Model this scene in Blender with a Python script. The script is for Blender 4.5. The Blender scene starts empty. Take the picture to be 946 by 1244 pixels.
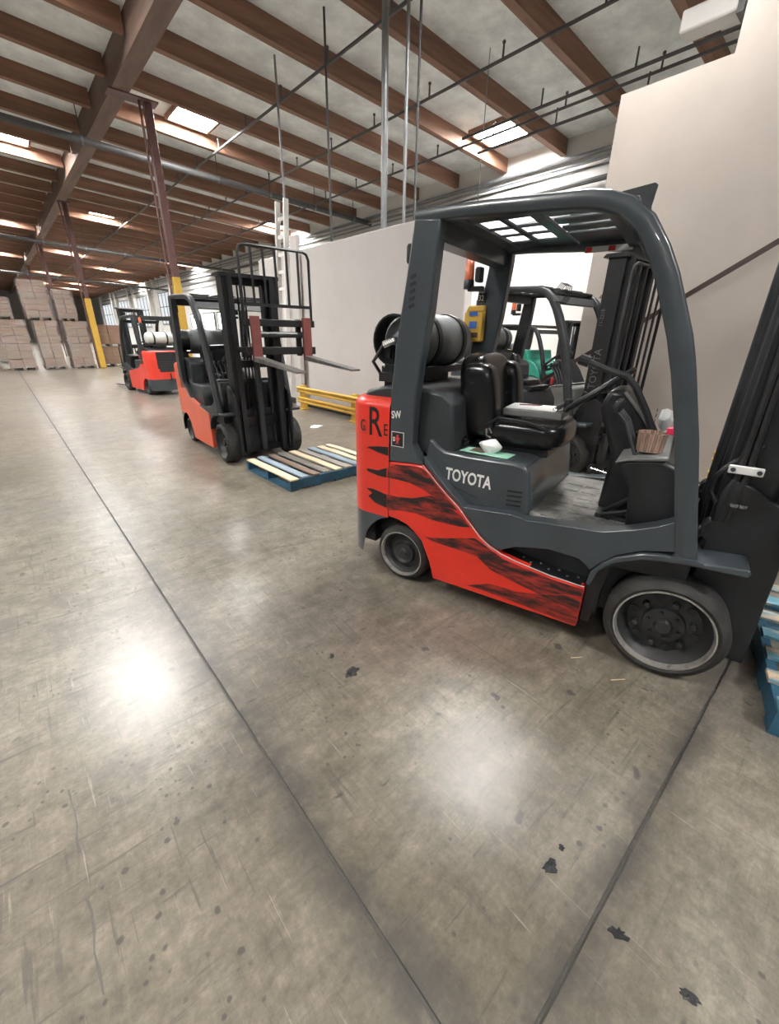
import bpy, bmesh, math, random
from mathutils import Vector, Matrix
random.seed(7)
C = bpy.context.scene.collection
R = math.radians

# ------------------------------------------------------------------ camera
F_PX, CX, CY = 502.235, 473.0, 622.0
CAM = Vector((0, 0, 1.5))
# world axes expressed in camera space (x right, y down, z forward), from the vanishing points of the photo
AX = [(0.7507, -0.2486, 0.6121), (-0.6605, -0.3036, 0.6868), (0.0151, -0.9198, -0.3921)]
right = Vector((AX[0][0], AX[1][0], AX[2][0])).normalized()
fwd = Vector((AX[0][2], AX[1][2], AX[2][2])).normalized()
fwd = (fwd - right * fwd.dot(right)).normalized()
up = right.cross(fwd)
cd = bpy.data.cameras.new('camera')
cam = bpy.data.objects.new('camera', cd); C.objects.link(cam)
cam.matrix_world = Matrix(((right.x, up.x, -fwd.x, CAM.x), (right.y, up.y, -fwd.y, CAM.y), (right.z, up.z, -fwd.z, CAM.z), (0, 0, 0, 1)))
cd.sensor_fit = 'HORIZONTAL'; cd.sensor_width = 36; cd.lens = F_PX / 946 * 36
cd.clip_start = 0.05; cd.clip_end = 300
bpy.context.scene.camera = cam

# ------------------------------------------------------------------ world, exposure
w = bpy.data.worlds.new('world'); bpy.context.scene.world = w; w.use_nodes = True
bg = w.node_tree.nodes['Background']; bg.inputs[0].default_value = (0.93, 0.96, 1.0, 1); bg.inputs[1].default_value = 0.13
vs = bpy.context.scene.view_settings
vs.view_transform = 'Standard'; vs.look = 'None'; vs.gamma = 1; vs.use_curve_mapping = False
vs.exposure = 0.2
SKY_EMIT = 140.0          # daylight through the roof's translucent panels
WIN_EMIT = 9.0

# pixel helpers: a pixel is a direction, the distance comes from the plane it lies on
def ray(u, v):
    return right * (u - CX) - up * (v - CY) + fwd * F_PX
def on_z(u, v, z=0.0):
    d = ray(u, v); return CAM + d * ((z - CAM.z) / d.z)
def on_x(u, v, x):
    d = ray(u, v); return CAM + d * (x / d.x)

# ------------------------------------------------------------------ materials
def nd(nt, t, loc=(0, 0), **kw):
    n = nt.nodes.new(t)
    for k, v in kw.items():
        setattr(n, k, v)
    return n
def mat(name, col, rough=0.5, metal=0.0, var=0.12, scale=6.0, bump=0.0, bscale=40.0, col2=None, thr=None, coat=0.0, stretch=(1, 1, 1), spec=0.5):
    m = bpy.data.materials.new(name); m.use_nodes = True
    nt = m.node_tree; b = nt.nodes['Principled BSDF']; L = nt.links.new
    b.inputs['Metallic'].default_value = metal
    b.inputs['Coat Weight'].default_value = coat
    b.inputs['Specular IOR Level'].default_value = spec
    tc = nd(nt, 'ShaderNodeTexCoord'); mp = nd(nt, 'ShaderNodeMapping'); mp.inputs['Scale'].default_value = stretch
    L(tc.outputs['Object'], mp.inputs['Vector'])
    n = nd(nt, 'ShaderNodeTexNoise'); n.inputs['Scale'].default_value = scale; n.inputs['Detail'].default_value = 6; n.inputs['Roughness'].default_value = 0.65
    L(mp.outputs[0], n.inputs['Vector'])
    r = nd(nt, 'ShaderNodeValToRGB')
    a, c2 = (0.35, 0.65) if thr is None else thr
    r.color_ramp.elements[0].position = a; r.color_ramp.elements[1].position = c2
    if col2 is None:
        lo = tuple(max(0, x * (1 - var)) for x in col); hi = tuple(min(1, x * (1 + var)) for x in col)
    else:
        lo, hi = col, col2
    r.color_ramp.elements[0].color = (*lo, 1); r.color_ramp.elements[1].color = (*hi, 1)
    L(n.outputs['Fac'], r.inputs[0]); L(r.outputs[0], b.inputs['Base Color'])
    mr = nd(nt, 'ShaderNodeMapRange'); mr.inputs['To Min'].default_value = max(0.02, rough - 0.08); mr.inputs['To Max'].default_value = min(1, rough + 0.08)
    L(n.outputs['Fac'], mr.inputs['Value']); L(mr.outputs[0], b.inputs['Roughness'])
    if bump > 0:
        n2 = nd(nt, 'ShaderNodeTexNoise'); n2.inputs['Scale'].default_value = bscale; n2.inputs['Detail'].default_value = 4
        L(mp.outputs[0], n2.inputs['Vector'])
        bp = nd(nt, 'ShaderNodeBump'); bp.inputs['Strength'].default_value = bump; bp.inputs['Distance'].default_value = 0.02
        L(n2.outputs['Fac'], bp.inputs['Height']); L(bp.outputs[0], b.inputs['Normal'])
    return m
def emit(name, col, s):
    m = bpy.data.materials.new(name); m.use_nodes = True; nt = m.node_tree
    nt.nodes.remove(nt.nodes['Principled BSDF'])
    e = nd(nt, 'ShaderNodeEmission'); e.inputs[0].default_value = (*col, 1); e.inputs[1].default_value = s
    n = nd(nt, 'ShaderNodeTexNoise'); n.inputs['Scale'].default_value = 3.0
    mx = nd(nt, 'ShaderNodeMix', data_type='RGBA'); mx.inputs[6].default_value = (*[c * 0.93 for c in col], 1); mx.inputs[7].default_value = (*col, 1)
    nt.links.new(n.outputs['Fac'], mx.inputs[0]); nt.links.new(mx.outputs[2], e.inputs[0])
    nt.links.new(e.outputs[0], nt.nodes['Material Output'].inputs[0])
    return m

def floor_material():
    m = bpy.data.materials.new('worn_concrete'); m.use_nodes = True
    nt = m.node_tree; L = nt.links.new; b = nt.nodes['Principled BSDF']
    geo = nd(nt, 'ShaderNodeNewGeometry')
    def noise(scale, detail=6, rough=0.6, st=(1, 1, 1), rot=0.0, dist=0.0):
        mp = nd(nt, 'ShaderNodeMapping'); mp.inputs['Scale'].default_value = st; mp.inputs['Rotation'].default_value = (0, 0, rot)
        L(geo.outputs['Position'], mp.inputs['Vector'])
        n = nd(nt, 'ShaderNodeTexNoise'); n.inputs['Scale'].default_value = scale; n.inputs['Detail'].default_value = detail
        n.inputs['Roughness'].default_value = rough; n.inputs['Distortion'].default_value = dist
        L(mp.outputs[0], n.inputs['Vector']); return n.outputs['Fac']
    def ramp(f, p0, p1, c0=(0, 0, 0), c1=(1, 1, 1)):
        r = nd(nt, 'ShaderNodeValToRGB'); r.color_ramp.elements[0].position = p0; r.color_ramp.elements[1].position = p1
        r.color_ramp.elements[0].color = (*c0, 1); r.color_ramp.elements[1].color = (*c1, 1); L(f, r.inputs[0]); return r.outputs[0]
    def mix(f, a, bb, mode='MIX'):
        x = nd(nt, 'ShaderNodeMix', data_type='RGBA', blend_type=mode)
        if isinstance(f, float): x.inputs[0].default_value = f
        else: L(f, x.inputs[0])
        for s, v in ((6, a), (7, bb)):
            if isinstance(v, tuple): x.inputs[s].default_value = (*v, 1)
            else: L(v, x.inputs[s])
        return x.outputs[2]
    base = ramp(noise(0.9, 8, 0.68, dist=0.25), 0.25, 0.75, (0.148, 0.129, 0.098), (0.335, 0.299, 0.24))
    base = mix(ramp(noise(0.35, 4, 0.5), 0.42, 0.7), base, (0.235, 0.222, 0.20))
    mott = ramp(noise(6.0, 10, 0.8), 0.28, 0.70, (0.45, 0.44, 0.43), (1.12, 1.12, 1.12))
    base = mix(1.0, base, mott, 'MULTIPLY')
    base = mix(1.0, base, ramp(noise(55, 4, 0.7), 0.3, 0.7, (0.82, 0.82, 0.82), (1.1, 1.1, 1.1)), 'MULTIPLY')
    for st, rot, a0 in (((1, 3, 1), 0.55, .86), ((3.5, 1, 1), 0.2, .88), ((1, 2, 1), -0.4, .84)):
        base = mix(1.0, base, ramp(noise(5.0, 10, 0.82, st, rot, 0.9), 0.30, 0.62, (a0 - .12, a0 - .13, a0 - .14), (1.1, 1.1, 1.1)), 'MULTIPLY')
    grime = mix(1.0, ramp(noise(1.3, 9, 0.75, (1, 1.6, 1), 0.5), 0.52, 0.68), ramp(noise(9, 8, 0.8, (1, 2.5, 1), 0.6), 0.44, 0.6), 'MULTIPLY')
    base = mix(mix(1.0, grime, (0.85, 0.85, 0.85), 'MULTIPLY'), base, (0.06, 0.055, 0.05))
    # tyre scuffs and scratches: stretched noises at several angles, gated by a broad patch mask
    for (st, rot, sc, p0, p1, amt, gs, g0) in (((1.0, 14, 1), 0.45, 2.6, 0.60, 0.66, 0.75, 0.7, 0.42),
                                            ((14, 1.0, 1), 0.25, 2.4, 0.61, 0.67, 0.7, 0.8, 0.44),
                                            ((1.0, 20, 1), -0.5, 3.5, 0.62, 0.67, 0.65, 1.1, 0.45),
                                            ((1.0, 9, 1), 1.1, 1.6, 0.63, 0.70, 0.6, 0.5, 0.48),
                                            ((30, 1.0, 1), -0.9, 2.0, 0.63, 0.66, 0.6, 1.5, 0.46)):
        s = ramp(noise(sc, 5, 0.6, st, rot, 0.3), p0, p1)
        g = ramp(noise(gs, 3, 0.5, (1, 1, 1), rot * 2), g0, g0 + 0.14)
        f = mix(1.0, s, g, 'MULTIPLY'); f = mix(1.0, f, (amt, amt, amt), 'MULTIPLY')
        base = mix(f, base, (0.075, 0.068, 0.06))
    # pale scratches
    f = ramp(noise(3.0, 4, 0.6, (26, 1, 1), 0.6, 0.2), 0.66, 0.70); f = mix(1.0, f, (0.3, 0.3, 0.3), 'MULTIPLY')
    base = mix(f, base, (0.5, 0.46, 0.4))
    # smears and droplets of rubber and oil
    for vs_, st, rot, r0, r1, gs, g0 in ((5.0, (1, 1, 1), 0, .05, .10, 1.7, .50), (14.0, (1, 1, 1), 0, .10, .16, 1.1, .50), (3.2, (1, 3.2, 1), 0.7, .04, .09, 0.9, .47), (4.5, (2.8, 1, 1), -0.4, .05, .10, 1.3, .50), (26.0, (1, 1, 1), 0, .12, .2, 2.3, .52)):
        mp = nd(nt, 'ShaderNodeMapping'); mp.inputs['Scale'].default_value = st; mp.inputs['Rotation'].default_value = (0, 0, rot)
        nz = nd(nt, 'ShaderNodeTexNoise'); nz.inputs['Scale'].default_value = vs_ * 3; nz.inputs['Detail'].default_value = 4
        ad = nd(nt, 'ShaderNodeVectorMath', operation='MULTIPLY_ADD'); ad.inputs[1].default_value = (.22 / vs_, .22 / vs_, 0)
        L(geo.outputs['Position'], nz.inputs['Vector']); L(nz.outputs['Color'], ad.inputs[0]); L(geo.outputs['Position'], ad.inputs[2]); L(ad.outputs[0], mp.inputs['Vector'])
        vo = nd(nt, 'ShaderNodeTexVoronoi'); vo.inputs['Scale'].default_value = vs_; L(mp.outputs[0], vo.inputs['Vector'])
        f = mix(1.0, ramp(vo.outputs['Distance'], r0, r1, (1, 1, 1), (0, 0, 0)), ramp(noise(gs, 4, 0.6, (1, 1, 1), rot + 1.0), g0, g0 + .06), 'MULTIPLY')
        base = mix(mix(1.0, f, (0.8, 0.8, 0.8), 'MULTIPLY'), base, (0.05, 0.047, 0.043))
    # small dark droplets
    f = ramp(noise(9.0, 2, 0.4), 0.72, 0.755); f = mix(1.0, f, (0.8, 0.8, 0.8), 'MULTIPLY')
    base = mix(f, base, (0.05, 0.047, 0.045))
    # dirt rubbed in beside the two open joints (x = 0.385 and y = 0.072)
    sx = nd(nt, 'ShaderNodeSeparateXYZ'); L(geo.outputs['Position'], sx.inputs[0])
    for ax, c0, wid in (('X', 0.385, 0.13), ('Y', 0.072, 0.09)):
        a = nd(nt, 'ShaderNodeMath', operation='SUBTRACT'); L(sx.outputs[ax], a.inputs[0]); a.inputs[1].default_value = c0
        a2 = nd(nt, 'ShaderNodeMath', operation='ABSOLUTE'); L(a.outputs[0], a2.inputs[0])
        mr = nd(nt, 'ShaderNodeMapRange'); mr.inputs['From Min'].default_value = wid; mr.inputs['From Max'].default_value = 0.008; L(a2.outputs[0], mr.inputs['Value'])
        f = mix(1.0, ramp(noise(5.0, 6, 0.7), 0.36, 0.56), mr.outputs[0], 'MULTIPLY'); f = mix(1.0, f, (0.95, 0.95, 0.95), 'MULTIPLY')
        base = mix(f, base, (0.07, 0.065, 0.06))
    L(base, b.inputs['Base Color'])
    rr = ramp(noise(2.2, 6, 0.65), 0.2, 0.8, (0.285, 0.285, 0.285), (0.35, 0.35, 0.35)); L(rr, b.inputs['Roughness'])
    bp = nd(nt, 'ShaderNodeBump'); bp.inputs['Strength'].default_value = 0.06; bp.inputs['Distance'].default_value = 0.003
    hb = mix(0.5, noise(60, 5, 0.7), noise(14, 5, 0.6)); L(hb, bp.inputs['Height']); L(bp.outputs[0], b.inputs['Normal'])
    b.inputs['Specular IOR Level'].default_value = 0.72
    return m

M = {}
M['floor'] = floor_material()
M['joint'] = mat('joint_filler', (0.11, 0.105, 0.095), 0.5, bump=0.4)
M['wall'] = mat('painted_plaster', (0.56, 0.535, 0.52), 0.75, var=0.04, scale=1.2, bump=0.05)
M['wall_tan'] = mat('tan_plaster', (0.36, 0.318, 0.285), 0.75, var=0.05, scale=1.0, bump=0.08)
M['wall_white'] = mat('white_board_wall', (0.72, 0.71, 0.69), 0.75, var=0.05, scale=1.0, bump=0.05)
M['deck'] = mat('foil_insulation', (0.80, 0.85, 0.87), 0.5, var=0.18, scale=1.6, bump=0.5, bscale=2.2)
M['wood'] = mat('timber', (0.22, 0.118, 0.076), 0.7, var=0.3, scale=2.0, bump=0.15, stretch=(0.25, 3, 3))
M['girder'] = mat('girder_timber', (0.16, 0.105, 0.08), 0.7, var=0.25, scale=2.0, stretch=(3, 0.25, 3))
M['steel_brown'] = mat('brown_steel', (0.115, 0.055, 0.05), 0.55, var=0.2)
M['yellow'] = mat('yellow_paint', (0.55, 0.34, 0.05), 0.5, var=0.2, scale=5, col2=(0.36, 0.22, 0.07), thr=(0.55, 0.75))
M['pipe_dark'] = mat('dark_pipe', (0.07, 0.07, 0.072), 0.5)
M['pipe_grey'] = mat('galvanised_pipe', (0.24, 0.25, 0.26), 0.4, metal=0.5)
M['sky'] = emit('skylight_daylight', (1.0, 0.98, 0.945), SKY_EMIT)
M['win'] = emit('window_daylight', (0.93, 0.97, 1.0), WIN_EMIT)
M['win_dim'] = emit('frosted_window', (0.86, 0.90, 0.93), 0.9)
M['dark'] = mat('dark_grey_metal', (0.028, 0.032, 0.036), 0.45, var=0.2, scale=8)
M['black'] = mat('black_paint', (0.012, 0.013, 0.015), 0.42, var=0.3, scale=9)
M['vinyl'] = mat('black_vinyl', (0.009, 0.009, 0.010), 0.25, var=0.2, scale=12, bump=0.05, bscale=14)
M['grey'] = mat('slate_grey_paint', (0.043, 0.053, 0.061), 0.33, var=0.12, scale=5, coat=0.3)
M['grey2'] = mat('light_grey_plastic', (0.16, 0.16, 0.155), 0.5, var=0.15)
M['red'] = mat('red_orange_paint', (0.66, 0.028, 0.013), 0.33, var=0.10, scale=3, coat=0.35)
M['red_worn'] = mat('worn_red_paint', (0.66, 0.028, 0.013), 0.36, scale=16, col2=(0.62, 0.42, 0.28), thr=(0.73, 0.76), coat=0.3)
M['orange'] = mat('orange_red_paint', (0.66, 0.10, 0.045), 0.4, var=0.1, scale=3, coat=0.2)
M['red3'] = mat('bright_red_paint', (0.72, 0.05, 0.03), 0.4, var=0.1, scale=3, coat=0.2)
M['green'] = mat('teal_green_paint', (0.02, 0.25, 0.18), 0.4, var=0.1, scale=3)
M['stripe'] = mat('scratched_black_stripe', (0.012, 0.009, 0.009), 0.42, scale=7, col2=(0.34, 0.026, 0.016), thr=(0.42, 0.64), stretch=(1, 1, 5))
M['stripe_black'] = mat('black_stripe', (0.012, 0.010, 0.010), 0.42, scale=9, var=0.3)
M['rubber'] = mat('tyre_rubber', (0.020, 0.019, 0.018), 0.75, scale=10, col2=(0.06, 0.056, 0.05), thr=(0.45, 0.8), bump=0.3)
M['rim'] = mat('black_rim', (0.022, 0.022, 0.023), 0.5, scale=9, var=0.4)
M['lip'] = mat('worn_rim_lip', (0.42, 0.40, 0.37), 0.4, metal=0.6, scale=20, col2=(0.08, 0.075, 0.07), thr=(0.5, 0.75))
M['chrome'] = mat('bright_steel', (0.62, 0.62, 0.62), 0.25, metal=1.0)
M['trim'] = mat('satin_trim', (0.45, 0.44, 0.43), 0.55, metal=0.3)
M['tank'] = mat('grey_lp_tank', (0.17, 0.185, 0.19), 0.45, var=0.25, scale=5)
M['tank_pale'] = mat('pale_lp_tank', (0.55, 0.58, 0.55), 0.45, var=0.1)
M['white'] = mat('white_print', (0.72, 0.72, 0.70), 0.5, var=0.05)
M['redp'] = mat('red_print', (0.62, 0.04, 0.035), 0.5, var=0.05)
M['pinkred'] = mat('pink_red_plastic', (0.75, 0.03, 0.10), 0.4)
M['amber'] = mat('amber_lens', (0.62, 0.14, 0.06), 0.25, var=0.2, coat=0.5)
M['mat'] = mat('dusty_floor_mat', (0.10, 0.098, 0.094), 0.8, scale=9, col2=(0.30, 0.29, 0.275), thr=(0.35, 0.7), bump=0.3)
M['maroon'] = mat('maroon_fork_paint', (0.17, 0.05, 0.045), 0.5, var=0.15)
M['hose'] = mat('hose_rubber', (0.015, 0.015, 0.016), 0.45, var=0.3, bump=0.3, bscale=60)
M['fork'] = mat('worn_fork_steel', (0.28, 0.27, 0.26), 0.35, metal=0.7, var=0.3)
M['paper'] = mat('white_paper', (0.80, 0.80, 0.79), 0.7, var=0.03)
M['lamp_off'] = mat('lamp_glass', (0.05, 0.07, 0.09), 0.1, coat=0.5)
M['blue_sticker'] = mat('blue_print', (0.03, 0.13, 0.45), 0.5, var=0.1)

# ------------------------------------------------------------------ mesh helpers
class MB:
    def __init__(s): s.v = []; s.f = []
    def add(s, vs_, fs):
        o = len(s.v); s.v += [tuple(p) for p in vs_]; s.f += [tuple(i + o for i in f) for f in fs]; return s
    def box(s, x0, x1, y0, y1, z0, z1):
        return s.add([(x0, y0, z0), (x1, y0, z0), (x1, y1, z0), (x0, y1, z0), (x0, y0, z1), (x1, y0, z1), (x1, y1, z1), (x0, y1, z1)],
                     [(0, 3, 2, 1), (4, 5, 6, 7), (0, 1, 5, 4), (1, 2, 6, 5), (2, 3, 7, 6), (3, 0, 4, 7)])
    def prism(s, poly, y0, y1):      # polygon in x,z extruded along y
        n = len(poly)
        area = sum(poly[i][0] * poly[(i + 1) % n][1] - poly[(i + 1) % n][0] * poly[i][1] for i in range(n))
        if area < 0: poly = poly[::-1]
        if y0 > y1: y0, y1 = y1, y0
        vv = [(x, y0, z) for x, z in poly] + [(x, y1, z) for x, z in poly]
        ff = [tuple(range(n)), tuple(range(2 * n - 1, n - 1, -1))]
        ff += [(i, i + n, (i + 1) % n + n, (i + 1) % n) for i in range(n)]
        return s.add(vv, ff)
    def slab(s, poly, z0, z1):       # polygon in x,y extruded along z
        n = len(poly)
        area = sum(poly[i][0] * poly[(i + 1) % n][1] - poly[(i + 1) % n][0] * poly[i][1] for i in range(n))
        if area < 0: poly = poly[::-1]
        vv = [(x, y, z0) for x, y in poly] + [(x, y, z1) for x, y in poly]
        ff = [tuple(range(n - 1, -1, -1)), tuple(range(n, 2 * n))]
        ff += [(i, (i + 1) % n, (i + 1) % n + n, i + n) for i in range(n)]
        return s.add(vv, ff)
    def bar(s, a, b, wd, ht=None, upv=(0, 0, 1)):
        a = Vector(a); b = Vector(b); ht = ht or wd
        d = (b - a).normalized(); u = Vector(upv)
        if abs(d.dot(u)) > 0.98: u = Vector((0, 1, 0))
        sx = d.cross(u).normalized() * wd / 2; sz = sx.cross(d).normalized() * ht / 2
        vv = [p + i * sx + j * sz for p in (a, b) for i, j in ((-1, -1), (1, -1), (1, 1), (-1, 1))]
        return s.add(vv, [(0, 1, 2, 3), (7, 6, 5, 4), (0, 4, 5, 1), (1, 5, 6, 2), (2, 6, 7, 3), (3, 7, 4, 0)])
    def tube(s, path, r, seg=10, closed=False, sec=None):
        P = [Vector(p) for p in path]; n = len(P); rr = r if isinstance(r, (list, tuple)) else [r] * n
        rings = []; ref = None
        for i in range(n):
            if closed: t = (P[(i + 1) % n] - P[i - 1]).normalized()
            else: t = (P[min(i + 1, n - 1)] - P[max(i - 1, 0)]).normalized()
            if ref is None:
                ref = Vector((0, 0, 1)) if abs(t.z) < 0.9 else Vector((0, 1, 0))
                if sec is not None: ref = Vector((0, 1, 0))
            nrm = (ref - t * ref.dot(t)).normalized(); bi = t.cross(nrm)
            if sec is None:
                ref = nrm
                ring = [P[i] + nrm * math.cos(2 * math.pi * k / seg) * rr[i] + bi * math.sin(2 * math.pi * k / seg) * rr[i] for k in range(seg)]
            else:
                ring = [P[i] + nrm * a * 1.0 + bi * b * rr[i] for a, b in sec]
            rings.append(ring)
        m = len(rings[0]); vv = [p for rg in rings for p in rg]; ff = []
        for i in range(n if closed else n - 1):
            j = (i + 1) % n
            ff += [(i * m + k, i * m + (k + 1) % m, j * m + (k + 1) % m, j * m + k) for k in range(m)]
        if not closed: ff += [tuple(range(m - 1, -1, -1)), tuple(range((n - 1) * m, n * m))]
        return s.add(vv, ff)
    def lathe(s, prof, c, axis='y', seg=32):   # prof: (radius, along)
        vv = []; n = len(prof)
        for k in range(seg):
            a = 2 * math.pi * k / seg
            for r_, h in prof:
                if axis == 'y': vv.append((c[0] + r_ * math.cos(a), c[1] + h, c[2] + r_ * math.sin(a)))
                elif axis == 'z': vv.append((c[0] + r_ * math.cos(a), c[1] + r_ * math.sin(a), c[2] + h))
                else: vv.append((c[0] + h, c[1] + r_ * math.cos(a), c[2] + r_ * math.sin(a)))
        ff = []
        for k in range(seg):
            j = (k + 1) % seg
            for i in range(n - 1): ff.append((k * n + i, k * n + i + 1, j * n + i + 1, j * n + i))
        if prof[0][0] > 1e-5 and prof[-1][0] > 1e-5:     # an open profile closes into a ring
            for k in range(seg):
                j = (k + 1) % seg; ff.append((k * n + n - 1, k * n, j * n, j * n + n - 1))
        return s.add(vv, ff)

def ob(name, mb, m, parent=None, bevel=0.0, sub=0, ang=35, label=None):
    me = bpy.data.meshes.new(name); me.from_pydata(mb.v, [], mb.f)
    bm = bmesh.new(); bm.from_mesh(me); bmesh.ops.remove_doubles(bm, verts=bm.verts, dist=1e-5)
    bmesh.ops.recalc_face_normals(bm, faces=bm.faces); bm.to_mesh(me); bm.free()
    me.polygons.foreach_set('use_smooth', [True] * len(me.polygons))
    if not sub: me.set_sharp_from_angle(angle=R(ang))
    me.materials.append(M[m] if isinstance(m, str) else m)
    o = bpy.data.objects.new(name, me); C.objects.link(o)
    if parent is not None: o.parent = parent
    if bevel > 0:
        b = o.modifiers.new('bevel', 'BEVEL'); b.width = bevel; b.segments = 2; b.limit_method = 'ANGLE'; b.angle_limit = R(40)
    if sub:
        b = o.modifiers.new('sub', 'SUBSURF'); b.levels = sub; b.render_levels = sub
    if label: o['label'] = label
    return o
def share(src, parent, loc=(0, 0, 0), rot=(0, 0, 0), scale=(1, 1, 1), m=None):
    o = src.copy(); C.objects.link(o); o.parent = parent; o.location = loc; o.rotation_euler = rot; o.scale = scale
    return o
def empty(name, loc=(0, 0, 0), rz=0.0, k=1.0):
    o = bpy.data.objects.new(name, None); C.objects.link(o); o.location = loc; o.rotation_euler = (0, 0, rz); o.scale = (k, k, k); o.empty_display_size = 0.2
    return o
def tag(o, label, cat, group=None):
    o['label'] = label; o['category'] = cat
    if group: o['group'] = group
    return o
def struct(o): o['kind'] = 'structure'; return o
def text(name, s, size, m, parent, mtx, ext=0.0008, bold=0.0, squash=1.0, label=None):
    cu = bpy.data.curves.new(name, 'FONT'); cu.body = s; cu.size = size; cu.extrude = ext; cu.offset = bold; cu.resolution_u = 3
    t = bpy.data.objects.new(name, cu); C.objects.link(t); bpy.context.view_layer.update()
    me = bpy.data.meshes.new_from_object(t.evaluated_get(bpy.context.evaluated_depsgraph_get()))
    bpy.data.objects.remove(t); bpy.data.curves.remove(cu)
    me.transform(mtx @ Matrix.Diagonal((squash, 1, 1, 1))); me.materials.clear(); me.materials.append(M[m]); me.name = name
    o = bpy.data.objects.new(name, me); C.objects.link(o); o.parent = parent
    if label: o['label'] = label
    return o
def side_mtx(x, y, z, tilt=0.0):     # text seen from the -y side
    return Matrix.Translation((x, y, z)) @ Matrix.Rotation(-tilt, 4, 'Y') @ Matrix(((1, 0, 0, 0), (0, 0, -1, 0), (0, 1, 0, 0), (0, 0, 0, 1)))

# ------------------------------------------------------------------ the building
XO, XG = 12.0, 3.2                       # outer wall, girder line
SLOPE = -0.055
def purlin_z(x): return 5.77 + SLOPE * (x - XO)
YA, YB = -7.0, 82.0
XL = -16.0
JX, JY = 0.385, 0.072
fl = struct(empty('floor'))
xs = [XL, -9.4, -4.5, JX, 5.9, XO + .3]; ys = [YA, -4.0, JY, 12.5, 25.0, 40.0, 60.0, YB]
g = 0.007
for i in range(len(xs) - 1):
    for j in range(len(ys) - 1):
        gx0 = g if abs(xs[i] - JX) < 1e-6 else 0.002; gx1 = g if abs(xs[i + 1] - JX) < 1e-6 else 0.002
        gy0 = g if abs(ys[j] - JY) < 1e-6 else 0.002; gy1 = g if abs(ys[j + 1] - JY) < 1e-6 else 0.002
        ob('concrete_slab', MB().box(xs[i] + gx0, xs[i + 1] - gx1, ys[j] + gy0, ys[j + 1] - gy1, -0.15, 0), 'floor', fl)
ob('joint_filler', MB().box(XL, XO, YA, YB, -0.2, -0.012), 'joint', fl)
# the jagged cracks that cross the slabs
def crack(pts, wd, name='crack'):
    P = []
    for a, b in zip(pts[:-1], pts[1:]):
        n = max(2, int((Vector(b) - Vector(a)).length / 0.05))
        for i in range(n):
            t = i / n; P.append((a[0] + (b[0] - a[0]) * t + random.uniform(-.005, .005), a[1] + (b[1] - a[1]) * t + random.uniform(-.005, .005)))
    P.append(pts[-1]); vv = []; ff = []
    for i, p in enumerate(P):
        q = P[min(i + 1, len(P) - 1)]; r_ = P[max(0, i - 1)]
        d = Vector((q[0] - r_[0], q[1] - r_[1])).normalized(); n = Vector((-d.y, d.x)) * wd * random.uniform(.35, 1.0)
        vv += [(p[0] + n.x, p[1] + n.y, 0.0006), (p[0] - n.x, p[1] - n.y, 0.0006)]
        if i: ff.append((2 * i - 2, 2 * i - 1, 2 * i + 1, 2 * i))
    ob(name, MB().add(vv, ff), 'joint', fl)
crack([(1.9, 2.47), (1.21, 2.65), (0.45, 2.67), (-0.06, 2.68), (-0.6, 2.72), (-2.5, 2.6)], 0.004)
crack([(1.6, 2.75), (1.2, 2.99), (0.62, 3.13)], 0.003)
crack([(-0.2, 1.46), (-0.2, 1.2)], 0.004)
crack([(-0.2, 1.06), (-0.2, 0.8)], 0.004)
crack([(1.6, 4.1), (0.9, 4.4), (0.40, 4.35), (-1.0, 4.5)], 0.003)
crack([(0.36, 3.05), (-0.1, 3.1), (-0.4, 3.35)], 0.003)

# outer wall with its window openings
wr = struct(ob('wall_right', MB().box(XO, XO + .25, YA, YB, 0, 6.6), 'wall_white'))
for i, z in enumerate((4.45, 4.75, 5.05, 5.35)):
    ob('board_joint', MB().box(XO - .03, XO, YA, YB, z, z + .035), 'pipe_grey', wr)
struct(ob('wall_back', MB().box(XL, XO, YB, YB + .2, 0, 8.5), 'wall_tan'))
# free-standing partition with a plasterboard face, then the bay opening, then the tan block
struct(ob('wall_partition', MB().box(5.0, 5.16, 4.13, 10.3, 0, 3.05), 'wall', bevel=.01))
XT = 5.9
struct(ob('wall_bay', MB().prism([(YA, 0), (2.86, 0), (2.86, 4.0), (1.84, 4.0), (1.84, 7.2), (YA, 7.2)], 0, 1), 'wall_tan'))
wb = bpy.data.objects['wall_bay']
wb.data.transform(Matrix(((0, .22, 0, XT), (1, 0, 0, 0), (0, 0, 1, 0), (0, 0, 0, 1))))
wb.data.flip_normals()
struct(ob('baseboard_partition', MB().box(4.955, 5.0, 4.13, 10.3, 0, .12), 'dark'))
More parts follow.
